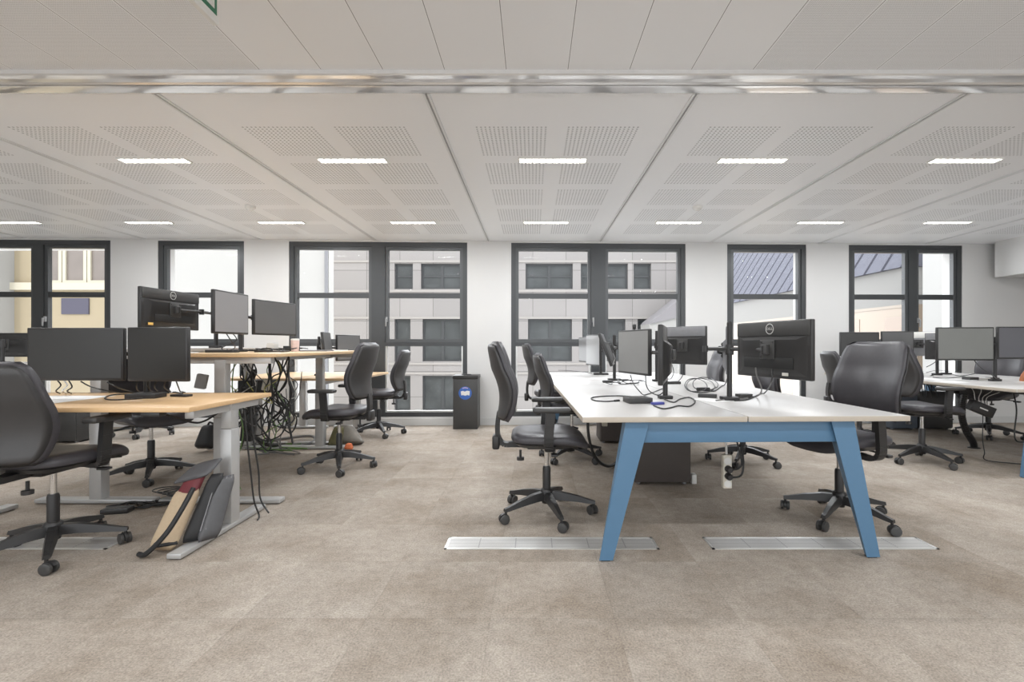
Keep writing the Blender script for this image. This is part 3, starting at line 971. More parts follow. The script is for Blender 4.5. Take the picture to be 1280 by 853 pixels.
# right bench
m20 = monitor(4.21, 4.60, 1.115, -94, .525, .325, 'wide greenish grey screen on the right bench, facing the camera', .16, (1, 1.02, .96), tilt=0)
m21 = monitor(4.775, 4.60, 1.125, -88, .52, .315, 'dark violet-grey screen at the right edge of the photo', .10, (1, 1, 1.1))
arm_stand(4.66, 4.76, .74, 1.18, [m20, m21], 'black pole between the two screens at the right edge')
m22 = monitor(4.80, 5.42, 1.09, 48, .46, .31, 'monitor back half hidden behind the wide greenish screen', .05, backm=PLASG)
arm_stand(4.90, 5.72, .74, 1.16, [m22], 'pole behind the half-hidden monitor back on the right bench')
m23 = monitor(4.165, 6.02, 1.115, -90, .50, .31, 'dark screen above the big grey chair, left one of two', .06)
m24 = monitor(4.625, 5.99, 1.125, -97, .38, .31, 'grey screen above the big grey chair, right one of two', .11)
arm_stand(4.42, 6.16, .74, 1.17, [m23, m24], 'pole behind the two dark screens at the far end of the right bench')
m25 = monitor(4.98, 6.06, 1.12, 20, .36, .31, 'monitor with pale back beside the far screens of the right bench', .1, casing=PLASG, backm=WHITEP)
arm_stand(5.12, 5.84, .74, 1.16, [m25], 'short pole of the monitor with the pale back')


# ================================================================== THINGS ON THE WORKTOPS
def slab(x, y, z, sx, sy, h, rot, m, name, label, cat, group=None, r=.003):
    o = MB().rbox(-sx / 2, sx / 2, -sy / 2, sy / 2, 0, h, r).build(name, m, loc=(x, y, z), rot=(0, 0, R(rot)))
    return tag(o, label, cat, group)


WH = 0.74
slab(.66, 2.975, WH, .15, .13, .035, 8, PLAS2, 'docking_box', 'dark flat box at the foot of the edge-on monitor', 'box')
o = tag(MB().box(-.07, .07, -.10, .10, 0, .0012).build('paper_sheet', PAPER, loc=(1.17, 3.10, WH), rot=(0, 0, R(24))), 'white sheet of paper left of the tall right pole on the bench', 'paper')
o = tag(MB().box(-.06, .06, -.09, .09, 0, .0012).build('paper_sheet', PAPER, loc=(.68, 5.12, WH), rot=(0, 0, R(-20))), 'white sheet lying before the far pole on the left of the bench', 'paper')
slab(1.44, 3.22, WH, .10, .055, .03, 15, PLAS2, 'docking_box', 'small dark box just right of the tall right pole on the bench', 'box')
slab(1.21, 3.27, WH, .12, .06, .024, -25, PLAS2, 'docking_box', 'dark box lying left of the tall right pole on the bench', 'box')
slab(1.30, 4.42, WH, .15, .08, .024, 5, PLAS2, 'docking_box', 'dark box under the monitor with the pale upper panel', 'box')
slab(.72, 4.55, WH, .10, .055, .024, 5, PLAS, 'computer_mouse', 'dark lump beside the foot of the bare black pole', 'mouse', r=.011)
# webcam on the pale screen
t = empty('webcam', (.778, 3.62, 1.218)); tag(t, 'small dark webcam on top of the pale bench screen', 'webcam')
MB().rbox(-.012, .012, -.02, .02, .006, .045, .006).build('camera_body', PLAS, t)
MB().box(-.006, .006, -.012, .012, 0.0, .007).build('clip', PLAS, t)
# white cup on the raised desk
t = empty('paper_cup', (-2.155, 4.28, L3Z)); tag(t, 'pale pink and white tumbler on the raised beech desk', 'cup')
MB().lathe([(.030, 0), (.034, .05), (.036, .10), (.033, .10), (.031, .06)], 20).build('cup_body', mat('pale_pink', (.72, .56, .52), .5, var=.2, scale=40), t)
MB().lathe([(.0365, .1), (.0365, .112), (.030, .116)], 20).build('lid', WHITEP, t)
slab(-2.13, 3.86, L3Z, .22, .16, .012, 12, PLAS2, 'tablet', 'thin dark tablet lying near the front of the raised beech desk', 'tablet')
slab(-2.00, 4.38, L3Z, .24, .20, .012, 5, PLASG, 'laptop', 'closed grey laptop on the raised beech desk beside the tumbler', 'laptop')
slab(-2.38, 3.62, L3Z, .20, .10, .022, 5, PLAS, 'docking_box', 'black box under the nearer light screen on the raised desk', 'box')
slab(-2.05, 4.82, L3Z, .26, .18, .008, 0, PAPER, 'paper_stack', 'thin pile of white paper at the far end of the raised desk', 'paper')
slab(-2.36, 4.62, L3Z, .10, .15, .05, 5, PLAS, 'docking_box', 'black box behind the tumbler on the raised desk', 'box')
slab(-2.48, 4.50, L3Z, .06, .10, .075, 0, WHITEP, 'small_carton', 'small white carton between the two grey screens on the raised desk', 'box')
slab(-2.45, 3.36, L3Z, .10, .12, .006, 25, PAPER, 'paper_sheet', 'white paper at the front edge of the raised desk', 'paper')
# front left desk
slab(-2.36, 2.88, L1Z, .17, .11, .028, 5, PLAS, 'docking_box', 'black flat box on the front left desk under the right screen', 'box')
slab(-2.20, 2.955, L1Z, .12, .05, .014, -12, PLAS, 'remote_control', 'slim black controller beside the flat box on the front left desk', 'controller')
slab(-2.95, 2.79, L1Z, .62, .40, .0015, 0, PAPER, 'desk_glare', 'pale sheet for the glare on the left part of the front desk', 'mat', r=.0005)  # white glare on the desk top, put in as a thin pale sheet
slab(-5.0, 4.22, .93, .34, .13, .02, 0, WHITEP, 'keyboard', 'white keyboard on the far left desk behind the chair back', 'keyboard')
slab(-5.42, 4.22, .93, .30, .16, .03, 8, PAPER, 'paper_stack', 'white papers heaped on the far left desk', 'paper')
# right bench
slab(4.57, 4.93, WH, .10, .09, .03, 5, PLAS2, 'docking_box', 'dark box on the right bench under the wide screen, left one', 'box')
slab(4.685, 4.93, WH, .13, .07, .022, 2, WHITEP, 'docking_box', 'pale box between two dark boxes on the right bench', 'box')
slab(4.80, 4.93, WH, .10, .06, .025, 2, PLAS2, 'docking_box', 'dark box on the right bench in front of the pole', 'box')
for (x, y, r_, lab) in ((4.28, 5.05, 20, 'loose paper sheet on the right bench, farther one'), (4.16, 4.72, -15, 'loose paper sheet on the right bench near its left edge'), (4.50, 4.98, 40, 'loose paper sheet on the right bench in the middle')):
    tag(MB().box(-.10, .10, -.14, .14, 0, .0015).build('paper_sheet', PAPER, loc=(x, y, WH), rot=(0, 0, R(r_))), lab, 'paper')
# orange-brown bag on the right bench
t = empty('handbag', (5.03, 4.72, WH)); tag(t, 'orange-brown leather bag lying on the right bench at the photo edge', 'bag')
b = MB()
b.grid(lambda i, j: ((.13 * (1 - (j / 8) ** 2 * .5)) * math.copysign(abs(math.cos(2 * PI * i / 20)) ** .6, math.cos(2 * PI * i / 20)), .07 * (1 - .6 * (j / 8) ** 2) * math.copysign(abs(math.sin(2 * PI * i / 20)) ** .6, math.sin(2 * PI * i / 20)), .14 * j / 8), 20, 9, closed_u=True)
b.add([(0, 0, .145)], [])
BROWN = mat('orange_leather', (.40, .13, .04), .5, var=.4, scale=18, bump=.2)
b.build('bag_body', BROWN, t)
MB().tube(smooth_path([(-.07, 0, .135), (-.05, 0, .19), (.05, 0, .19), (.07, 0, .135)], 6), .008, 8).build('handle', mat('dark_leather', (.08, .04, .025), .5), t)
# black router hanging under the right bench
t = empty('network_switch', (4.29, 4.52, .495)); t.rotation_euler = (R(0), R(24), R(-8)); tag(t, 'black network box hanging askew from cables under the right bench', 'network switch')
MB().rbox(-.105, .105, -.035, .035, -.05, .05, .006).build('switch_body', PLAS, t)
MB().box(-.035, .04, -.0362, -.0352, -.006, .006).build('marking', WHITEP, t)
# cable trays
b = MB(); b.box(-.26, .26, -.07, .07, 0, .006); b.box(-.26, .26, -.07, -.064, 0, .06); b.box(-.26, .26, .064, .07, 0, .06)
b.box(-.26, -.24, -.01, .01, .05, .10); b.box(.24, .26, -.01, .01, .05, .10); b.box(-.26, -.24, -.07, .07, .05, .056); b.box(.24, .26, -.07, .07, .05, .056)
tag(b.build('cable_tray', PLAS2, loc=(4.52, 4.78, .612)), 'dark cable tray screwed below the right bench above the hanging box', 'cable tray')


def spine(pts, label, n=26):
    q = smooth_path(pts, 8)
    o = Vector(pts[-1])
    b = MB()
    tot = len(q)
    step = max(1, tot // n)
    for i in range(0, tot - 1):
        a, c = q[i] - o, q[i + 1] - o
        d = (c - a)
        b.tube([a, a + d * .86], [.034, .030], 10)
    b.tube([p - o for p in q], .018, 8)
    b.lathe([(.055, 0), (.055, .008), (.035, .014)], 20)
    return tag(b.build('cable_spine', PLAS, loc=o), label, 'cable duct', 'jointed cable spines')


spine([(4.62, 5.02, .70), (4.59, 5.03, .52), (4.58, 5.04, .36), (4.63, 5.05, .20), (4.72, 5.06, .06), (4.73, 5.06, .0)], 'black jointed cable spine curving down from the right bench to the floor')
cable([(.50, 4.05, .70), (.47, 4.02, .5), (.48, 4.02, .30), (.55, 4.08, .12), (.68, 4.2, .025), (.85, 4.5, .02)], .014, CABK, 'thick black hose running from the white bench down to the carpet')

# ------------- power strip hanging under the bench
t = empty('power_strip', (1.19, 2.90, .225)); tag(t, 'white socket strip hanging upright under the bench beam', 'power strip')
MB().rbox(-.027, .027, -.02, .02, 0, .205, .006).build('strip_body', IVORY, t)
for i, z in enumerate((.03, .078, .122, .168)):
    Mr = Matrix.Translation((0, -.0195, z)) @ Matrix.Rotation(PI / 2, 4, 'X')
    if i in (1, 2):
        MB().lathe([(.021, 0), (.021, .03), (.014, .04)], 16, 0, Mr).build('plug', PLAS, t)
    else:
        MB().lathe([(.022, 0), (.022, .004), (.018, .004), (.017, .001)], 20, 0, Mr).build('socket', WHITEP, t)
cable([(1.19, 2.90, .43), (1.185, 2.9, .50), (1.17, 2.92, .60), (1.15, 2.96, .705)], .007, CAWH, 'white cord that holds the hanging socket strip')
cable([(1.20, 2.845, .347), (1.255, 2.84, .38), (1.245, 2.87, .50), (1.22, 2.95, .705)], .005, CABK, 'black cord plugged into the hanging socket strip, upper')
cable([(1.20, 2.845, .303), (1.26, 2.84, .33), (1.275, 2.88, .48), (1.25, 2.97, .705)], .006, CABK, 'black cord plugged into the hanging socket strip, lower')
t = empty('socket_block', (.80, 5.24, .26)); tag(t, 'pale twin socket block on the far cabinet under the bench', 'socket')
MB().rbox(-.03, .03, .0, .04, -.06, .06, .006).build('socket_body', IVORY, t)
MB().lathe([(.02, 0), (.02, .004), (.016, .004)], 16, 0, Matrix.Translation((0, 0, .025)) @ Matrix.Rotation(PI / 2, 4, 'X')).build('socket', PLASG, t)


# ------------- cables on the white bench
def T(px, py, z=WH + .005): return FL(px, py, z)


cable([T(792, 496), T(770, 495), T(748, 496), T(739, 498), T(744, 501), T(758, 502), T(772, 501)], .0042, CABK, 'black cable looping left from the dark box on the bench', 'cables on the white bench')
cable([T(768, 501.5), T(774, 501)], .008, CABK, 'plug at the end of the left looping cable', 'cables on the white bench', name='cable_plug')
cable([T(830, 499), T(842, 503), T(850, 499), T(862, 497), T(869, 502), T(862, 508), T(848, 507.5), T(838, 510), T(828, 511), T(817, 507)], .0042, CABK, 'black cable looped on the bench right of the edge-on monitor', 'cables on the white bench')
tag(MB().rbox(-.04, .04, -.018, .018, 0, .016, .005).build('video_plug', CABL, loc=tuple(T(822, 506, WH)), rot=(0, 0, R(20))), 'blue video plug lying on the bench by the edge-on monitor', 'plug')
cable([P(788, 469, 3.45), P(792, 480, 3.35), P(800, 490, 3.2), T(806, 494), T(818, 490), T(828, 486)], .0038, CABK, 'thin cable drooping from the pale screen, left one', 'cables on the white bench', zmin=WH + .004)
cable([P(807, 470, 3.38), P(808, 482, 3.3), P(813, 490, 3.25), P(824, 494, 3.2), P(833, 485, 3.2), P(832, 478, 3.12)], .0038, CABK, 'thin cable drooping from the pale screen, right one', 'cables on the white bench', zmin=WH + .004)
for i, (cx, cy, rx, ry) in enumerate(((876, 484, 18, 8), (882, 483, 16, 7), (870, 486, 14, 7.5))):
    pts = []
    for k in range(9):
        a = 2 * PI * k / 8 + .4 * i
        q = T(cx + rx * math.cos(a), cy + ry * math.sin(a) * .9)
        q.z = WH + .006 + .008 * i + .03 * max(0, math.sin(a + 3.5))
        pts.append(q)
    cable(pts, .0042, CABK, 'loop of the black cable coil beside the free arm on the bench', 'coil of cable on the bench')
cable([T(884, 488), T(893, 489), T(905, 482), P(909, 474, 3.14)], .0045, CABK, 'black cable from the coil up to the tall right pole', 'cables on the white bench', zmin=WH + .004)
tag(MB().rbox(-.05, .05, -.022, .022, 0, .028, .006).build('power_adapter', PLAS, loc=tuple(T(879, 489, WH + .0)), rot=(0, 0, R(15))), 'black adapter brick lying in the cable coil on the bench', 'power adapter')
cable([T(895, 501), T(905, 500), T(918, 499), T(930, 498.5), T(945, 496), P(952, 488, 2.85), P(946, 470, 2.76), P(944.5, 460, 2.74)], .0045, CAGY, 'grey cable hanging from the big monitor back to the bench', 'cables on the white bench', zmin=WH + .005)
cable([T(918, 501), T(935, 499.5), T(955, 492), P(964, 478, 2.70), P(965.5, 462, 2.66)], .0045, CABK, 'black cable hanging from the big monitor back to the bench', 'cables on the white bench', zmin=WH + .005)
cable([P(840, 456, 4.15), P(842, 466, 4.15), T(838, 474), T(828, 476)], .0035, CABK, 'thin black cable under the monitor with the pale panel, left', 'cables on the white bench', zmin=WH + .004)
cable([P(855, 455, 4.12), P(853, 470, 4.2), T(846, 478), T(836, 480)], .0035, CABK, 'thin black cable under the monitor with the pale panel, right', 'cables on the white bench', zmin=WH + .004)
for i in range(7):
    x0 = random.uniform(768, 792); y0 = random.uniform(478, 483)
    pts = [T(x0 + k * random.uniform(2, 5) * random.choice((1, 1, -1)), y0 + random.uniform(-2, 2)) for k in range(5)]
    for q in pts: q.z += random.uniform(0, .02)
    cable(pts, .004, CABK, 'short black cable heaped by the foot of the bare pole on the bench', 'cable heap by the bare pole')
cable([T(698, 463), T(712, 463.5), T(728, 465), T(740, 467)], .004, CABK, 'thin cable at the window end of the bench', 'cables on the white bench')

# ------------- cables on the right bench and below
for i, q in enumerate(([(1163, 470), (1180, 466), (1200, 470), (1220, 467)], [(1166, 472), (1185, 473), (1204, 471), (1218, 474)], [(1158, 466), (1172, 463), (1190, 465), (1202, 464)])):
    cable([T(*p) for p in q], .004, CABK, 'thin cable lying across the papers on the right bench', 'cables on the right bench')
cable([P(1218, 451, 4.6), P(1226, 460, 4.55), P(1240, 469, 4.5), T(1247, 475)], .004, CABK, 'thin cable drooping from the wide screen to the right bench')
cable([P(1158, 459, 5.3), P(1164, 456, 5.3), P(1172, 451, 5.35)], .004, CABK, 'thin cable under the half-hidden monitor back')
for i in range(8):
    x0 = 4.19 + i * .05 + random.uniform(-.02, .02)
    pts = [(x0 + random.uniform(-.05, .05), 4.60, .705), (x0 - .02, 4.56 + random.uniform(-.03, .0), .66), (4.23 + i * .02, 4.54, .60), (4.225 + i * .019, 4.525, .575 - i * .009)]
    cable(pts, .0035, CAWH if i % 2 else CABK, 'white lead plugged into the hanging network box' if i % 2 else 'black lead plugged into the hanging network box', 'leads of the hanging network box')
cable([(4.31, 4.52, .445), (4.29, 4.50, .32), (4.27, 4.48, .20), (4.23, 4.42, .10), (4.27, 4.45, .02), (4.45, 4.38, .006), (4.62, 4.30, .006)], .004, CABK, 'thin black lead falling from the hanging network box to the carpet')
for i, dx in enumerate((0, .10, .19)):
    cable([(4.52 + dx, 4.45, .70), (4.53 + dx, 4.42, .5), (4.49 + dx, 4.40, .28), (4.53 + dx * .6, 4.40, .20 + .03 * i), (4.7 + dx * .3, 4.42, .24), (4.8, 4.45, .45), (4.83 + dx * .2, 4.47, .70)], .006, CABK,
          'black cable loop hanging below the right bench at the photo edge', 'hanging loops below the right bench')
for i in range(4):
    cable([(4.12 + i * .05, 5.0 + i * .03, .70), (4.10 + i * .06, 5.0, .60), (4.13 + i * .05, 5.0, .55), (4.16 + i * .05, 5.05, .70)], .004, CABK, 'short black cable hanging under the left edge of the right bench', 'short cables under the right bench')

# ------------- cables on the front left desk
def D1(px, py): return FL(px, py, L1Z + .005)


cable([D1(180, 494), D1(160, 493), D1(140, 494), D1(131, 498), D1(140, 500), D1(165, 499), D1(178, 498)], .0042, CABK, 'black cable looping left on the front left desk')
cable([P(101, 477, 2.86), P(112, 483, 2.9), P(130, 488, 2.93), D1(150, 491), D1(172, 491)], .004, CABK, 'black cable drooping from the wide dark monitor', zmin=L1Z + .004)
cable([P(134, 478, 2.86), P(148, 485, 2.9), D1(166, 490), D1(180, 490)], .004, CABK, 'second black cable drooping towards the flat box on the front desk', zmin=L1Z + .004)
for i in range(5):
    x0 = 172 + i * 12
    cable([P(x0, 476, 2.87), P(x0 + random.uniform(-5, 5), 484, 2.92), D1(x0 + random.uniform(0, 12), 490), D1(x0 + random.uniform(8, 25), 489 + random.uniform(0, 3))], .004, CABK,
          'black cable behind the narrower dark monitor on the front desk', 'cables behind the narrower dark monitor', zmin=L1Z + .004)
for i, (px, py) in enumerate(((72, 482), (80, 482), (86, 484))):
    cable([P(px, 476, 2.95), P(px + 4, py, 2.96), P(px - 2, 489, 2.98), D1(px + 3, 492)], .004, (CABK, CAWH, CABK)[i], 'short lead hanging behind the wide dark monitor', 'leads behind the wide monitor', zmin=L1Z + .004)

# ------------- cables on the raised desk
def D3(px, py): return FL(px, py, L3Z + .006)


for i in range(7):
    x0 = random.uniform(-2.48, -2.15); y0 = random.uniform(3.4, 4.5)
    pts = [(x0 + random.uniform(-.12, .12), y0 + .08 * k, L3Z + .006 + random.uniform(0, .03)) for k in range(5)]
    cable(pts, .004, CABK, 'black cable lying on the raised beech desk below the screens', 'cables on the raised desk')
cable([(-2.42, 3.80, 1.20), (-2.40, 3.82, 1.14), (-2.47, 3.75, 1.08), (-2.40, 3.70, 1.053)], .004, CABK, 'black lead dangling from the nearer light screen')
cable([(-2.42, 3.72, 1.20), (-2.40, 3.76, 1.13), (-2.43, 3.85, 1.08), (-2.48, 3.80, 1.053)], .004, CABK, 'second black lead dangling from the nearer light screen')
# tangle under the raised desk
for i in range(26):
    m_, nm = [(CABK, 'black'), (CABK, 'black'), (CAGY, 'grey'), (CABK, 'black'), (CAGR, 'green'), (CABK, 'black'), (CAWH, 'white'), (CABK, 'black'), (CAGY, 'grey'), (CAYE, 'yellow'), (CABK, 'black')][i % 11]
    Yc = random.uniform(3.75, 4.5)
    px = random.choice((random.uniform(292, 320), random.uniform(335, 362)))
    top = P(px, 432, Yc); top.z = L3Z - .03
    deep = random.uniform(.16, .62)
    pts = [top]
    nl = random.randint(3, 5)
    for k in range(1, nl + 1):
        f = k / nl
        pts.append(Vector((top.x + random.uniform(-.10, .10), Yc + random.uniform(-.10, .12), top.z + (deep - top.z) * f + random.uniform(-.05, .05))))
    pts.append(Vector((pts[-1].x + random.uniform(-.16, .16), Yc + random.uniform(-.1, .1), deep + random.uniform(.05, .16))))
    pts.append(Vector((pts[-1].x + random.uniform(-.08, .08), Yc, pts[-1].z + random.uniform(.08, .25))))
    cable(pts, .0065 if m_ is CABK else .0042, m_, nm + ' cable in the tangle hanging under the raised beech desk', nm + ' cables in the tangle')
for i in range(6):
    c0 = P(random.uniform(296, 350), random.uniform(495, 535), 4.1)
    pts = [c0 + Vector((.09 * math.cos(k * .9 + i), .05 * math.sin(k * 1.3), .12 * math.sin(k * .9 + i))) for k in range(8)]
    cable(pts, .006, CABK, 'black cable in the tangle hanging under the raised beech desk', 'black cables in the tangle')
for i in range(9):
    m_, nm = [(CABK, 'black'), (CAGR, 'green'), (CAGY, 'grey')][i % 3]
    c0 = FL(random.uniform(305, 345), random.uniform(558, 570), .012)
    pts = [c0 + Vector((random.uniform(-.18, .30), random.uniform(-.10, .25), random.uniform(0, .04))) for _ in range(6)]
    cable(pts, .006, m_, nm + ' cable strewn on the carpet beneath the raised beech desk', nm + ' cables on the carpet', zmin=.008)
# thick grey hose loop
pts = [FL(322, 552, .12), FL(335, 551, .06), FL(352, 549, .05), FL(375, 546, .04), FL(391, 546, .04), FL(393, 551, .03), FL(380, 557, .02), FL(350, 560, .02), FL(330, 566, .02)]
cable(pts, .016, CAGY, 'thick grey hose looped on the carpet beneath the raised desk', name='cable_hose', zmin=.018, n=8)
cable([P(318, 462, 4.4), P(313, 490, 4.4), P(308, 515, 4.4), P(311, 535, 4.4), P(322, 549, 4.5), P(336, 556, 4.7), P(350, 556, 4.9)], .020, CABK, 'thick black cable bundle hanging in the tangle under the raised desk', n=8, zmin=.025)
cable([(-1.79, 2.93, .70), (-1.785, 2.95, .5), (-1.775, 2.97, .3), (-1.76, 2.98, .12), (-1.74, 3.0, .02), (-1.72, 2.95, .008)], .005, CABK, 'thin black cable running down the leg of the front left desk, nearer')
cable([(-1.78, 2.98, .70), (-1.775, 3.0, .5), (-1.755, 3.02, .3), (-1.75, 3.03, .12), (-1.70, 3.04, .02)], .005, CABK, 'thin black cable running down the leg of the front left desk, farther')
cable([(-2.35, 2.62, .735), (-2.1, 2.66, .715), (-1.95, 2.7, .66), (-1.89, 2.72, .665), (-1.86, 2.80, .705)], .006, CABK, 'black cable slung below the right end of the front desk top')
cable([(-2.20, 3.55, .70), (-2.22, 3.5, .5), (-2.22, 3.45, .3), (-2.16, 3.42, .15), (-2.1, 3.40, .06)], .003, CAGR, 'single thin green wire hanging behind the front desk leg')

# wall-wart and power strips under the raised desks
def rb(name, px, py, Y, sx, sy, sz, m, label, cat, rot=(0, 0, 0)):
    o = MB().rbox(-sx / 2, sx / 2, -sy / 2, sy / 2, -sz / 2, sz / 2, .008).build(name, m, loc=tuple(P(px, py, Y)), rot=rot)
    return tag(o, label, cat)


rb('power_adapter', 252, 477, 3.75, .075, .05, .115, mat('light_grey_plastic', (.42, .42, .42), .5), 'grey adapter hanging left of the raised desk leg', 'power adapter', (0, .2, .3))
rb('computer_case', 322, 484, 4.35, .26, .18, .13, PLAS, 'black box mounted below the raised desk among the cables', 'computer')
rb('power_strip', 333, 481, 4.1, .06, .05, .10, IVORY, 'ivory plug block among the cables under the raised desk', 'power strip', (.1, .2, .4))
rb('junction_box', 312, 528, 4.4, .10, .12, .34, PLAS, 'tall black box hanging in the cable tangle', 'junction box', (0, .1, .2))
rb('plug_block', 364, 525, 4.4, .07, .06, .10, IVORY, 'ivory plug cluster hanging at the right of the cable tangle', 'plug', (.3, .3, .2))
# cables + brick on the carpet behind the front chair
tag(MB().rbox(-.08, .08, -.04, .04, 0, .035, .008).build('power_adapter', PLAS, loc=tuple(FL(147, 641, 0)), rot=(0, 0, .2)), 'black power brick on the carpet behind the front left chair', 'power adapter')
for i in range(6):
    c0 = FL(158 + i * 12, 634 - i * 1.5, .01)
    pts = [c0 + Vector((.12 * math.cos(k * 1.2 + i), .06 * math.sin(k * 1.2 + i), .012 * (k % 2))) for k in range(7)]
    cable(pts, .005, CABK, 'black cable coiled on the carpet below the front left desk', 'cable coils below the front desk', zmin=.007)
for i in range(4):
    c0 = FL(210 + i * 6, 612 + i * 1.5, .05)
    pts = [c0 + Vector((.10 * math.cos(k * .9 + i * 2), .07 * math.sin(k * .9 + i * 2), .0)) for k in range(8)]
    cable(pts, .004, CABK, 'thin wire coil on the carpet behind the leaning bags', 'wire coils behind the bags', zmin=.007)


# ------------- bags
def soft_slab(a, b_, w, th, m, name, parent, bulge=0.3, base=None, top=1.0):
    """pillow-like slab standing from a (bottom centre) to b_ (top centre) with width vector w"""
    a, b_, w = Vector(a), Vector(b_), Vector(w)
    n = w.cross(b_ - a).normalized()
    mb = MB()
    nu, nv = 13, 15
    def pt(i, j, sd):
        s = i / (nu - 1) * 2 - 1; t = j / (nv - 1)
        e = (1 - abs(s) ** 3) ** .5 * (1 - abs(2 * t - 1) ** 6) ** .5
        sc = 1 - (1 - top) * t
        sc *= (1 - .25 * max(0, abs(2 * t - 1) - .8) / .2)
        return a + (b_ - a) * t + w * (s * .5 * sc) + n * (sd * th * .5 * e)
    mb.grid(lambda i, j: pt(i, j, 1), nu, nv); mb.grid(lambda i, j: pt(i, j, -1), nu, nv)
    o = mb.build(name, m, parent); weld(o)
    return o


TAN = mat('tan_fabric', (.50, .385, .26), .8, var=.08, scale=80)
MAROON = mat('maroon_fabric', (.14, .022, .028), .6, var=.15)
BLKF = mat('black_nylon', (.018, .018, .019), .6, var=.2)
GRYF = mat('grey_nylon', (.095, .095, .10), .55, var=.15)
t = empty('racket_cover', (-1.965, 2.52, 0)); tag(t, 'tan and maroon slim case leaning on the front desk leg', 'case')
soft_slab((-.005, -.02, .015), (.045, .12, .30), (.155, -.01, 0), .05, TAN, 'tan_panel', t, top=.95)
soft_slab((.034, .088, .235), (.062, .185, .40), (.125, -.01, 0), .048, MAROON, 'maroon_panel', t, top=.75)
soft_slab((.045, .12, .345), (.09, .22, .43), (.20, .02, .05), .03, GRYF, 'top_flap', t, top=.8)
MB().tube(smooth_path([(-.075, -.075, .018), (-.02, -.095, .030), (.06, -.07, .12), (.10, -.01, .23), (.11, .06, .32)], 6), .013, 8).build('strap', BLKF, t)
t = empty('shoulder_bag', (-1.86, 2.56, .03)); tag(t, 'black shoulder bag leaning behind the tan case', 'bag')
soft_slab((.02, -.02, .012), (.065, .13, .34), (.08, .05, 0), .05, BLKF, 'bag_body', t, top=.8)
MB().tube(smooth_path([(-.03, -.05, .02), (-.12, -.08, .016), (-.13, -.04, .02), (-.05, -.01, .03)], 6), .010, 8).build('strap', BLKF, t)
t = empty('document_case', (-1.80, 2.60, .03)); tag(t, 'grey ribbed case leaning between the black bag and the desk foot', 'case')
soft_slab((.03, -.03, .01), (.035, .12, .32), (.07, .09, 0), .05, GRYF, 'case_body', t, top=.9)
b = MB()
for k in range(4): b.tube([(.01 + .016 * k, -.06 + .02 * k, .07), (.012 + .016 * k, .07 + .02 * k, .32)], .003, 6)
b.build('rib', PLASG, t)
# backpack by the raised desk foot
t = empty('backpack', tuple(FL(256, 561, .04))); tag(t, 'black backpack slumped on the floor behind the front desk leg', 'backpack')
soft_slab((0, 0, 0), (.03, .06, .24), (.20, 0, 0), .18, BLKF, 'bag_body', t, top=.65)
MB().tube(smooth_path([(.0, .04, .2), (.05, .0, .27), (.08, .06, .22)], 5), .010, 8).build('strap', BLKF, t)
t = empty('shopping_bag', tuple(FL(432, 557, 0))); tag(t, 'crumpled grey-brown bag on the carpet behind the castored chair', 'bag')
soft_slab((.02, 0, .012), (-.05, .10, .20), (.40, .02, 0), .15, mat('taupe_bag', (.20, .185, .16), .6, var=.3, scale=20), 'bag_body', t, top=.5)
tag(MB().lathe([(.0, 0), (.035, .006), (.045, .04), (.03, .075), (0, .085)], 14).build('orange_bundle', mat('orange_cloth', (.55, .14, .05), .7, var=.3), loc=tuple(FL(436, 564, 0))), 'small orange-red bundle in front of the crumpled bag', 'bundle')
t = empty('cloth_bundle', tuple(FL(418, 560, 0))); tag(t, 'olive and dark bundle beside the crumpled bag', 'bundle')
soft_slab((0, 0, .01), (.03, .06, .22), (.16, 0, 0), .12, mat('olive_cloth', (.12, .11, .05), .8, var=.5, scale=25), 'bundle_body', t, top=.6)

# ------------- black bin with round blue sign
t = empty('waste_bin', (0, 6.33, 0)); t.location.x = (581.5 - VX) / F_PX * 6.18; tag(t, 'tall black waste bin with a round blue sticker, by the window', 'bin')
b = MB(); b.rbox(-.160, .160, -.15, .15, .0, .66, .004); b.build('bin_body', PLAS2, t)
b = MB(); b.rbox(-.166, .166, -.156, .156, .66, .706, .004); b.build('bin_lid', PLAS, t)
b = MB(); b.rbox(-.06, .06, -.05, .02, .706, .716, .003); b.build('lid_handle', PLAS, t)
Ms = Matrix(((1, 0, 0, 0), (0, 0, -1, -.1505), (0, 1, 0, .475), (0, 0, 0, 1)))
b = MB(); b.prism([(.086 * math.cos(2 * PI * k / 36), .086 * math.sin(2 * PI * k / 36)) for k in range(36)], .0012, Ms)
st = b.build('sticker', mat('sticker_blue', (.035, .12, .42), .4, var=.05), t)
Ms2 = Matrix(((1, 0, 0, 0), (0, 0, -1, -.1520), (0, 1, 0, .475), (0, 0, 0, 1)))
b = MB()
b.prism([(-.058, .022), (-.03, .030), (-.005, .020), (.025, .032), (.060, .026), (.058, -.006), (.055, -.034), (.030, -.024), (.0, -.034), (-.03, -.026), (-.052, -.030)], .0008, Ms2)
b.build('sticker_mark', WHITEP, st)
b = MB()
for k in range(5):
    a = R(66 + k * 12)
    b.prism([(.070 * math.cos(a) + .006 * c, .070 * math.sin(a) + .006 * s) for c, s in ((-1, -1), (1, -1), (1, 1), (-1, 1))], .0008, Ms2)
b.build('sticker_mark', mat('sticker_pink', (.62, .45, .62), .5), st)

# ================================================================== OUTSIDE
FS = MATS['facade_stone']
WC = MATS['white_cladding']
FGL = mat('dark_far_glass', (.072, .078, .080), .15, var=.75, scale=.8, spec=.3)
CREAM = mat('cream_render', (.35, .29, .195), .85, var=.04, scale=2)
OUTW = mat('white_render', (.345, .34, .33), .85, var=.03, scale=1.5)
ZINC = None


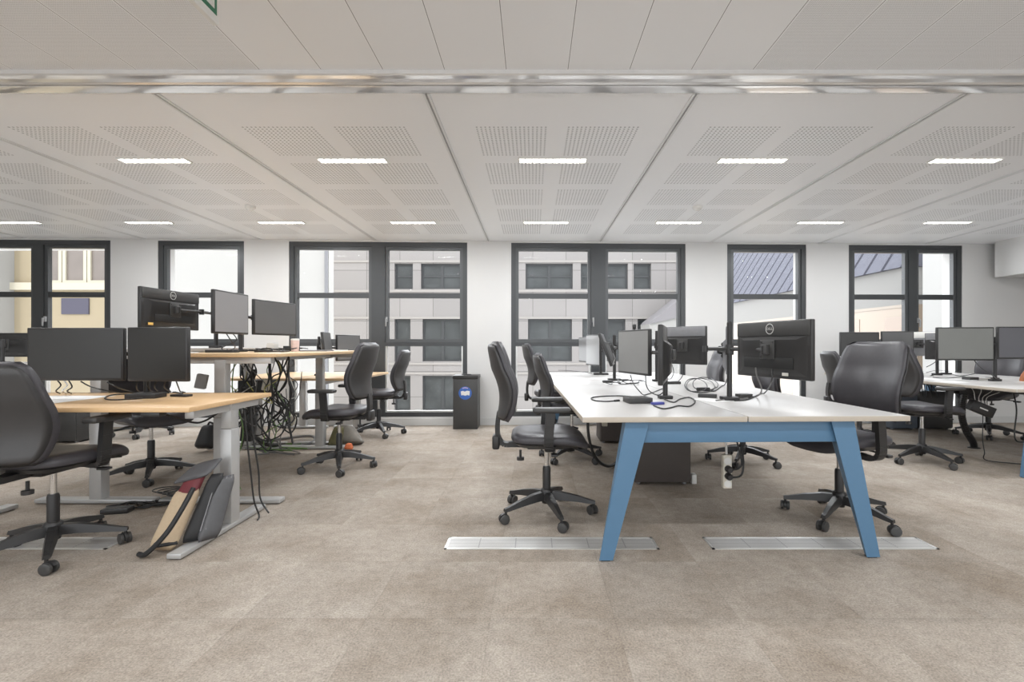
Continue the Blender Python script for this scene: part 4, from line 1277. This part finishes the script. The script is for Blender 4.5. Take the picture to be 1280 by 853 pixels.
def zinc_mat():
    m, nt, b = nodes('zinc_roof'); h = NB(nt)
    x, y, z = h.xyz(h.obj())
    f = h.m('FRACT', h.m('DIVIDE', y, 1.35))
    s = h.m('LESS_THAN', f, 0.16)
    f2 = h.noise(h.obj(), 3.0)
    base = h.mix(f2, (.085, .087, .105, 1), (.125, .127, .15, 1))
    h.link(h.mix(s, base, (.035, .035, .045, 1)), b.inputs['Base Color'])
    b.inputs['Roughness'].default_value = .9; b.inputs['Specular IOR Level'].default_value = .05
    MATS['zinc_roof'] = m


zinc_mat()
YB = 27.0


def fx(px, Y=YB): return (px - VX) / F_PX * Y


def fz(py, Y=YB): return CAMZ - (py - VY) / F_PX * Y


def facade_window(parent, ox, x0, x1, z0, z1, y, split=1, frame=ANTH, glass=None, rail=True, yo=0):
    w = MB(); fw = .10
    w.box(x0, x1, y - .02, y + .02, z0, z0 + fw); w.box(x0, x1, y - .02, y + .02, z1 - fw, z1)
    w.box(x0, x0 + fw, y - .02, y + .02, z0 + fw, z1 - fw); w.box(x1 - fw, x1, y - .02, y + .02, z0 + fw, z1 - fw)
    for i in range(1, split):
        xm = x0 + (x1 - x0) * i / split
        w.box(xm - fw * .8, xm + fw * .8, y - .02, y + .02, z0 + fw, z1 - fw)
    if rail: w.box(x0 + fw, x1 - fw, y - .015, y + .015, (z0 + z1) / 2 - .04, (z0 + z1) / 2 + .04)
    o = w.build('window', frame, parent)
    MB().box(x0 + fw * .5, x1 - fw * .5, y + .025, y + .03, z0 + fw * .5, z1 - fw * .5).build('window_pane', glass or FGL, o)
    return o


# main facade across the courtyard, with recessed windows in rows
t = empty('office_building', (0, YB, -12)); tag(t, 'pale stone office building with rows of dark windows across the courtyard', 'building')
rows = [(329.5, 361.5), (399, 452), (470, 514)]
colsA = [[(493, 516, 1), (526, 578, 2), (657, 716, 2), (726, 748, 1), (756, 785, 1), (792, 814, 1), (600, 640, 2)],
         [(493, 513, 1), (528, 578, 2), (660, 715, 2), (728, 748, 1), (757, 782, 1), (797, 814, 1), (600, 640, 2)],
         [(493, 513, 1), (528, 578, 2), (600, 640, 2)]]
xa, xb = fx(395), fx(905)
b = MB()
zt = fz(285)
zprev = zt
D = .45
for (ra, rb_), cs in zip(rows, colsA):
    z1, z0 = fz(ra), fz(rb_)
    b.box(xa, xb, 0, D, z1 + 12, zprev + 12)
    cs = sorted(cs); xp = xa
    for (c0, c1, sp) in cs:
        b.box(xp, fx(c0), 0, D, z0 + 12, z1 + 12); xp = fx(c1)
    b.box(xp, xb, 0, D, z0 + 12, z1 + 12)
    zprev = z0
b.box(xa, xb, 0, D, 0, zprev + 12)
b.box(xa, xb, D + .3, D + .8, 0, zt + 12)
b.build('wall', FS, t)
b = MB()
for zz in (fz(327), fz(364), fz(397.5), fz(455), fz(467)): b.box(xa, xb, -.06, -.001, zz + 12 - .06, zz + 12 + .06)
b.build('ledge', mat('ledge_stone', (.36, .34, .325), .8), t)
for (ra, rb_), cs in zip(rows, colsA):
    for (c0, c1, sp) in cs: facade_window(t, 0, fx(c0), fx(c1), fz(rb_) + 12, fz(ra) + 12, .22, sp, rail=(ra < 390))
# white wing on the left, seen through the second and third windows
t = empty('rendered_building', (-10.0, 14.0, -12)); tag(t, 'plain white rendered wall close outside the left windows', 'building')
x1 = (411 - VX) / F_PX * 14; 
MB().box(-11.9 + 10, x1 + 10, 0, .35, 0, 18).build('wall', mat('bright_render', (.43, .42, .40), .85, var=.03, scale=1.5), t)
MB().cyl((x1 + 10 - .05, -.06, 2), (x1 + 10 - .05, -.06, 17.2), .05, n=10).build('downpipe', PLASG, t)
# cream building at far left
t = empty('apartment_building', (-15.0, 15.0, -12)); tag(t, 'cream building with tall brown windows outside the leftmost window', 'building')
g = lambda px: (px - VX) / F_PX * 15 + 15
gz = lambda py: CAMZ - (py - VY) / F_PX * 15 + 12
b = MB(); b.box(g(-150), g(150), 0, 2, 0, 20); b.build('wall', CREAM, t)
BRN = mat('brown_glass', (.20, .17, .15), .3, var=.2, scale=2)
CRF = mat('cream_frame', (.52, .48, .38), .7)
for (c0, c1) in ((54, 76), (85, 107), (116, 140)):
    x0, x1_ = g(c0), g(c1); z0, z1 = gz(351), gz(308)
    w = MB(); w.box(x0 - .1, x0, -.08, -.001, z0 - .1, z1 + .1); w.box(x1_, x1_ + .1, -.08, -.001, z0 - .1, z1 + .1); w.box(x0, x1_, -.08, -.001, z1, z1 + .1); w.box(x0, x1_, -.08, -.001, z0 - .1, z0)
    o = w.build('window', CRF, t); MB().box(x0, x1_, -.03, -.002, z0, z1).build('window_pane', BRN, o)
b = MB(); b.box(g(-150), g(150), -.14, -.001, gz(363), gz(354)); b.build('ledge', CRF, t)
MB().box(g(78), g(112), -.04, -.001, gz(393), gz(373)).build('wall_plaque', mat('slate_blue', (.075, .07, .10), .6), t)
MB().box(g(-60), g(18), -.6, -.001, 0, 20).build('pilaster', OUTW, t)
# wing with the zinc mansard on the right
t = empty('mansard_building', (19.0, 32.0, -12)); tag(t, 'side wing with a seamed zinc mansard roof outside the right windows', 'building')
b = MB(); b.box(0, 6, -8, 32, 15.2, 17.1); b.build('wall', WC, t)
b = MB(); b.box(.04, 6, -8, 32, 0, 15.2); b.build('boarded_wall', MATS['tan_boards'], t)
b = MB(); b.box(.0, .04, -8, 32, 15.05, 15.2); b.build('ledge', mat('ledge_dark', (.3, .26, .22), .8), t)
b = MB()
b.hexa([(-.25, -8.2, 17.1), (-.25, 32.3, 17.1), (6, 32.3, 17.1), (6, -8.2, 17.1)], [(6.4, -8.2, 28), (6.4, 32.3, 28), (6.9, 32.3, 28), (6.9, -8.2, 28)])
b.build('roof', MATS['zinc_roof'], t)
b = MB()
for (y0, y1) in ((-7.8, -6.5), (-4.5, -3.0)): b.box(.02, .06, y0, y1, 11, 14.6)
b.build('door_panel', mat('brown_panel', (.28, .22, .18), .6), t)
# white pier nearer, through the right window
t = empty('white_block', (17.3, 20.4, -12)); tag(t, 'white building corner seen in the right half of the right window', 'building')
MB().box(-.2, 5, -2.2, 0.3, 0, 20).build('wall', OUTW, t)
# low building with slanted grey roof seen right of the middle window
t = empty('low_building', (7.0, 24.0, -12)); tag(t, 'low white building with slanted grey roof right of the middle window', 'building')
g2 = lambda px: (px - VX) / F_PX * 24 - 7
gz2 = lambda py: CAMZ - (py - VY) / F_PX * 24 + 12
MB().hexa([(g2(812), 0, 0), (g2(905), 0, 0), (g2(905), 2, 0), (g2(812), 2, 0)], [(g2(812), 0, gz2(405)), (g2(905), 0, gz2(384)), (g2(905), 2, gz2(384)), (g2(812), 2, gz2(405))]).build('wall', OUTW, t)
MB().hexa([(g2(812), -.1, gz2(405)), (g2(905), -.1, gz2(384)), (g2(905), 2.1, gz2(384)), (g2(812), 2.1, gz2(405))],
          [(g2(815), -.1, gz2(401)), (g2(905), -.1, gz2(330)), (g2(905), 2.1, gz2(330)), (g2(815), 2.1, gz2(401))]).build('roof', mat('grey_slate', (.22, .21, .22), .6), t)

# courtyard floor
og = MB().box(-60, 60, 8.2, 70, -12.3, -12.0).build('courtyard_ground', mat('courtyard', (.6, .58, .55), .9, var=.05, scale=.5))
struct(og); og['label'] = 'pale courtyard ground far below'

# ================================================================== LIGHT, CAMERA
SKY_F, SKY_B = 7.0, 1.9
w = bpy.data.worlds.new('sky'); scene.world = w; w.use_nodes = True
bg = w.node_tree.nodes['Background']
hw_ = NB(w.node_tree)
tcw = hw_.n('ShaderNodeTexCoord')
wx_, wy_, wz_ = hw_.xyz(tcw.outputs['Generated'])
# overcast sky, brighter on the courtyard side
fw_ = hw_.n('ShaderNodeMapRange'); fw_.interpolation_type = 'SMOOTHSTEP'
fw_.inputs[1].default_value = -0.2; fw_.inputs[2].default_value = 0.7; hw_.link(wy_, fw_.inputs[0])
hw_.link(hw_.mix(fw_.outputs[0], (0.93, 0.965, 1.0, 1), (0.93, 0.965, 1.0, 1)), bg.inputs[0])
hw_.link(hw_.m('MULTIPLY_ADD', fw_.outputs[0], SKY_F - SKY_B, SKY_B), bg.inputs[1])
sun = bpy.data.lights.new('sun', 'SUN'); sun.energy = 0.9; sun.angle = R(6); sun.color = (1, .97, .93)
so = bpy.data.objects.new('sun', sun); C.objects.link(so); so.rotation_euler = (R(48), 0, R(-18))
# ceiling lamps: at the fixtures, plus further unseen rows that have no fixture
la = bpy.data.lights.new('ceiling_lamp', 'AREA'); la.shape = 'RECTANGLE'; la.size = .5; la.size_y = .08; la.energy = 13; la.color = (.96, .98, 1)
for Y in (3.67, 5.52, 0.9, -1.2):
    for X in LX[1:8]:
        lo = bpy.data.objects.new('ceiling_lamp', la); C.objects.link(lo); lo.location = (X, Y, CEIL - .02)
cam = bpy.data.cameras.new('camera'); cam.sensor_width = 36.0; cam.lens = F_PX / 1280 * 36.0
cam.shift_x = -(VX - 640) / 1280; cam.shift_y = (VY - 426.5) / 1280
co = bpy.data.objects.new('camera', cam); C.objects.link(co); co.location = (0, 0, CAMZ); co.rotation_euler = (R(90), 0, 0)
cam.clip_start = .02; cam.clip_end = 300
scene.camera = co
scene.view_settings.view_transform = 'Standard'; scene.view_settings.look = 'None'
scene.view_settings.exposure = 0.22
scene.cycles.use_denoising = True
scene.cycles.max_bounces = 8; scene.cycles.diffuse_bounces = 5; scene.cycles.transparent_max_bounces = 12
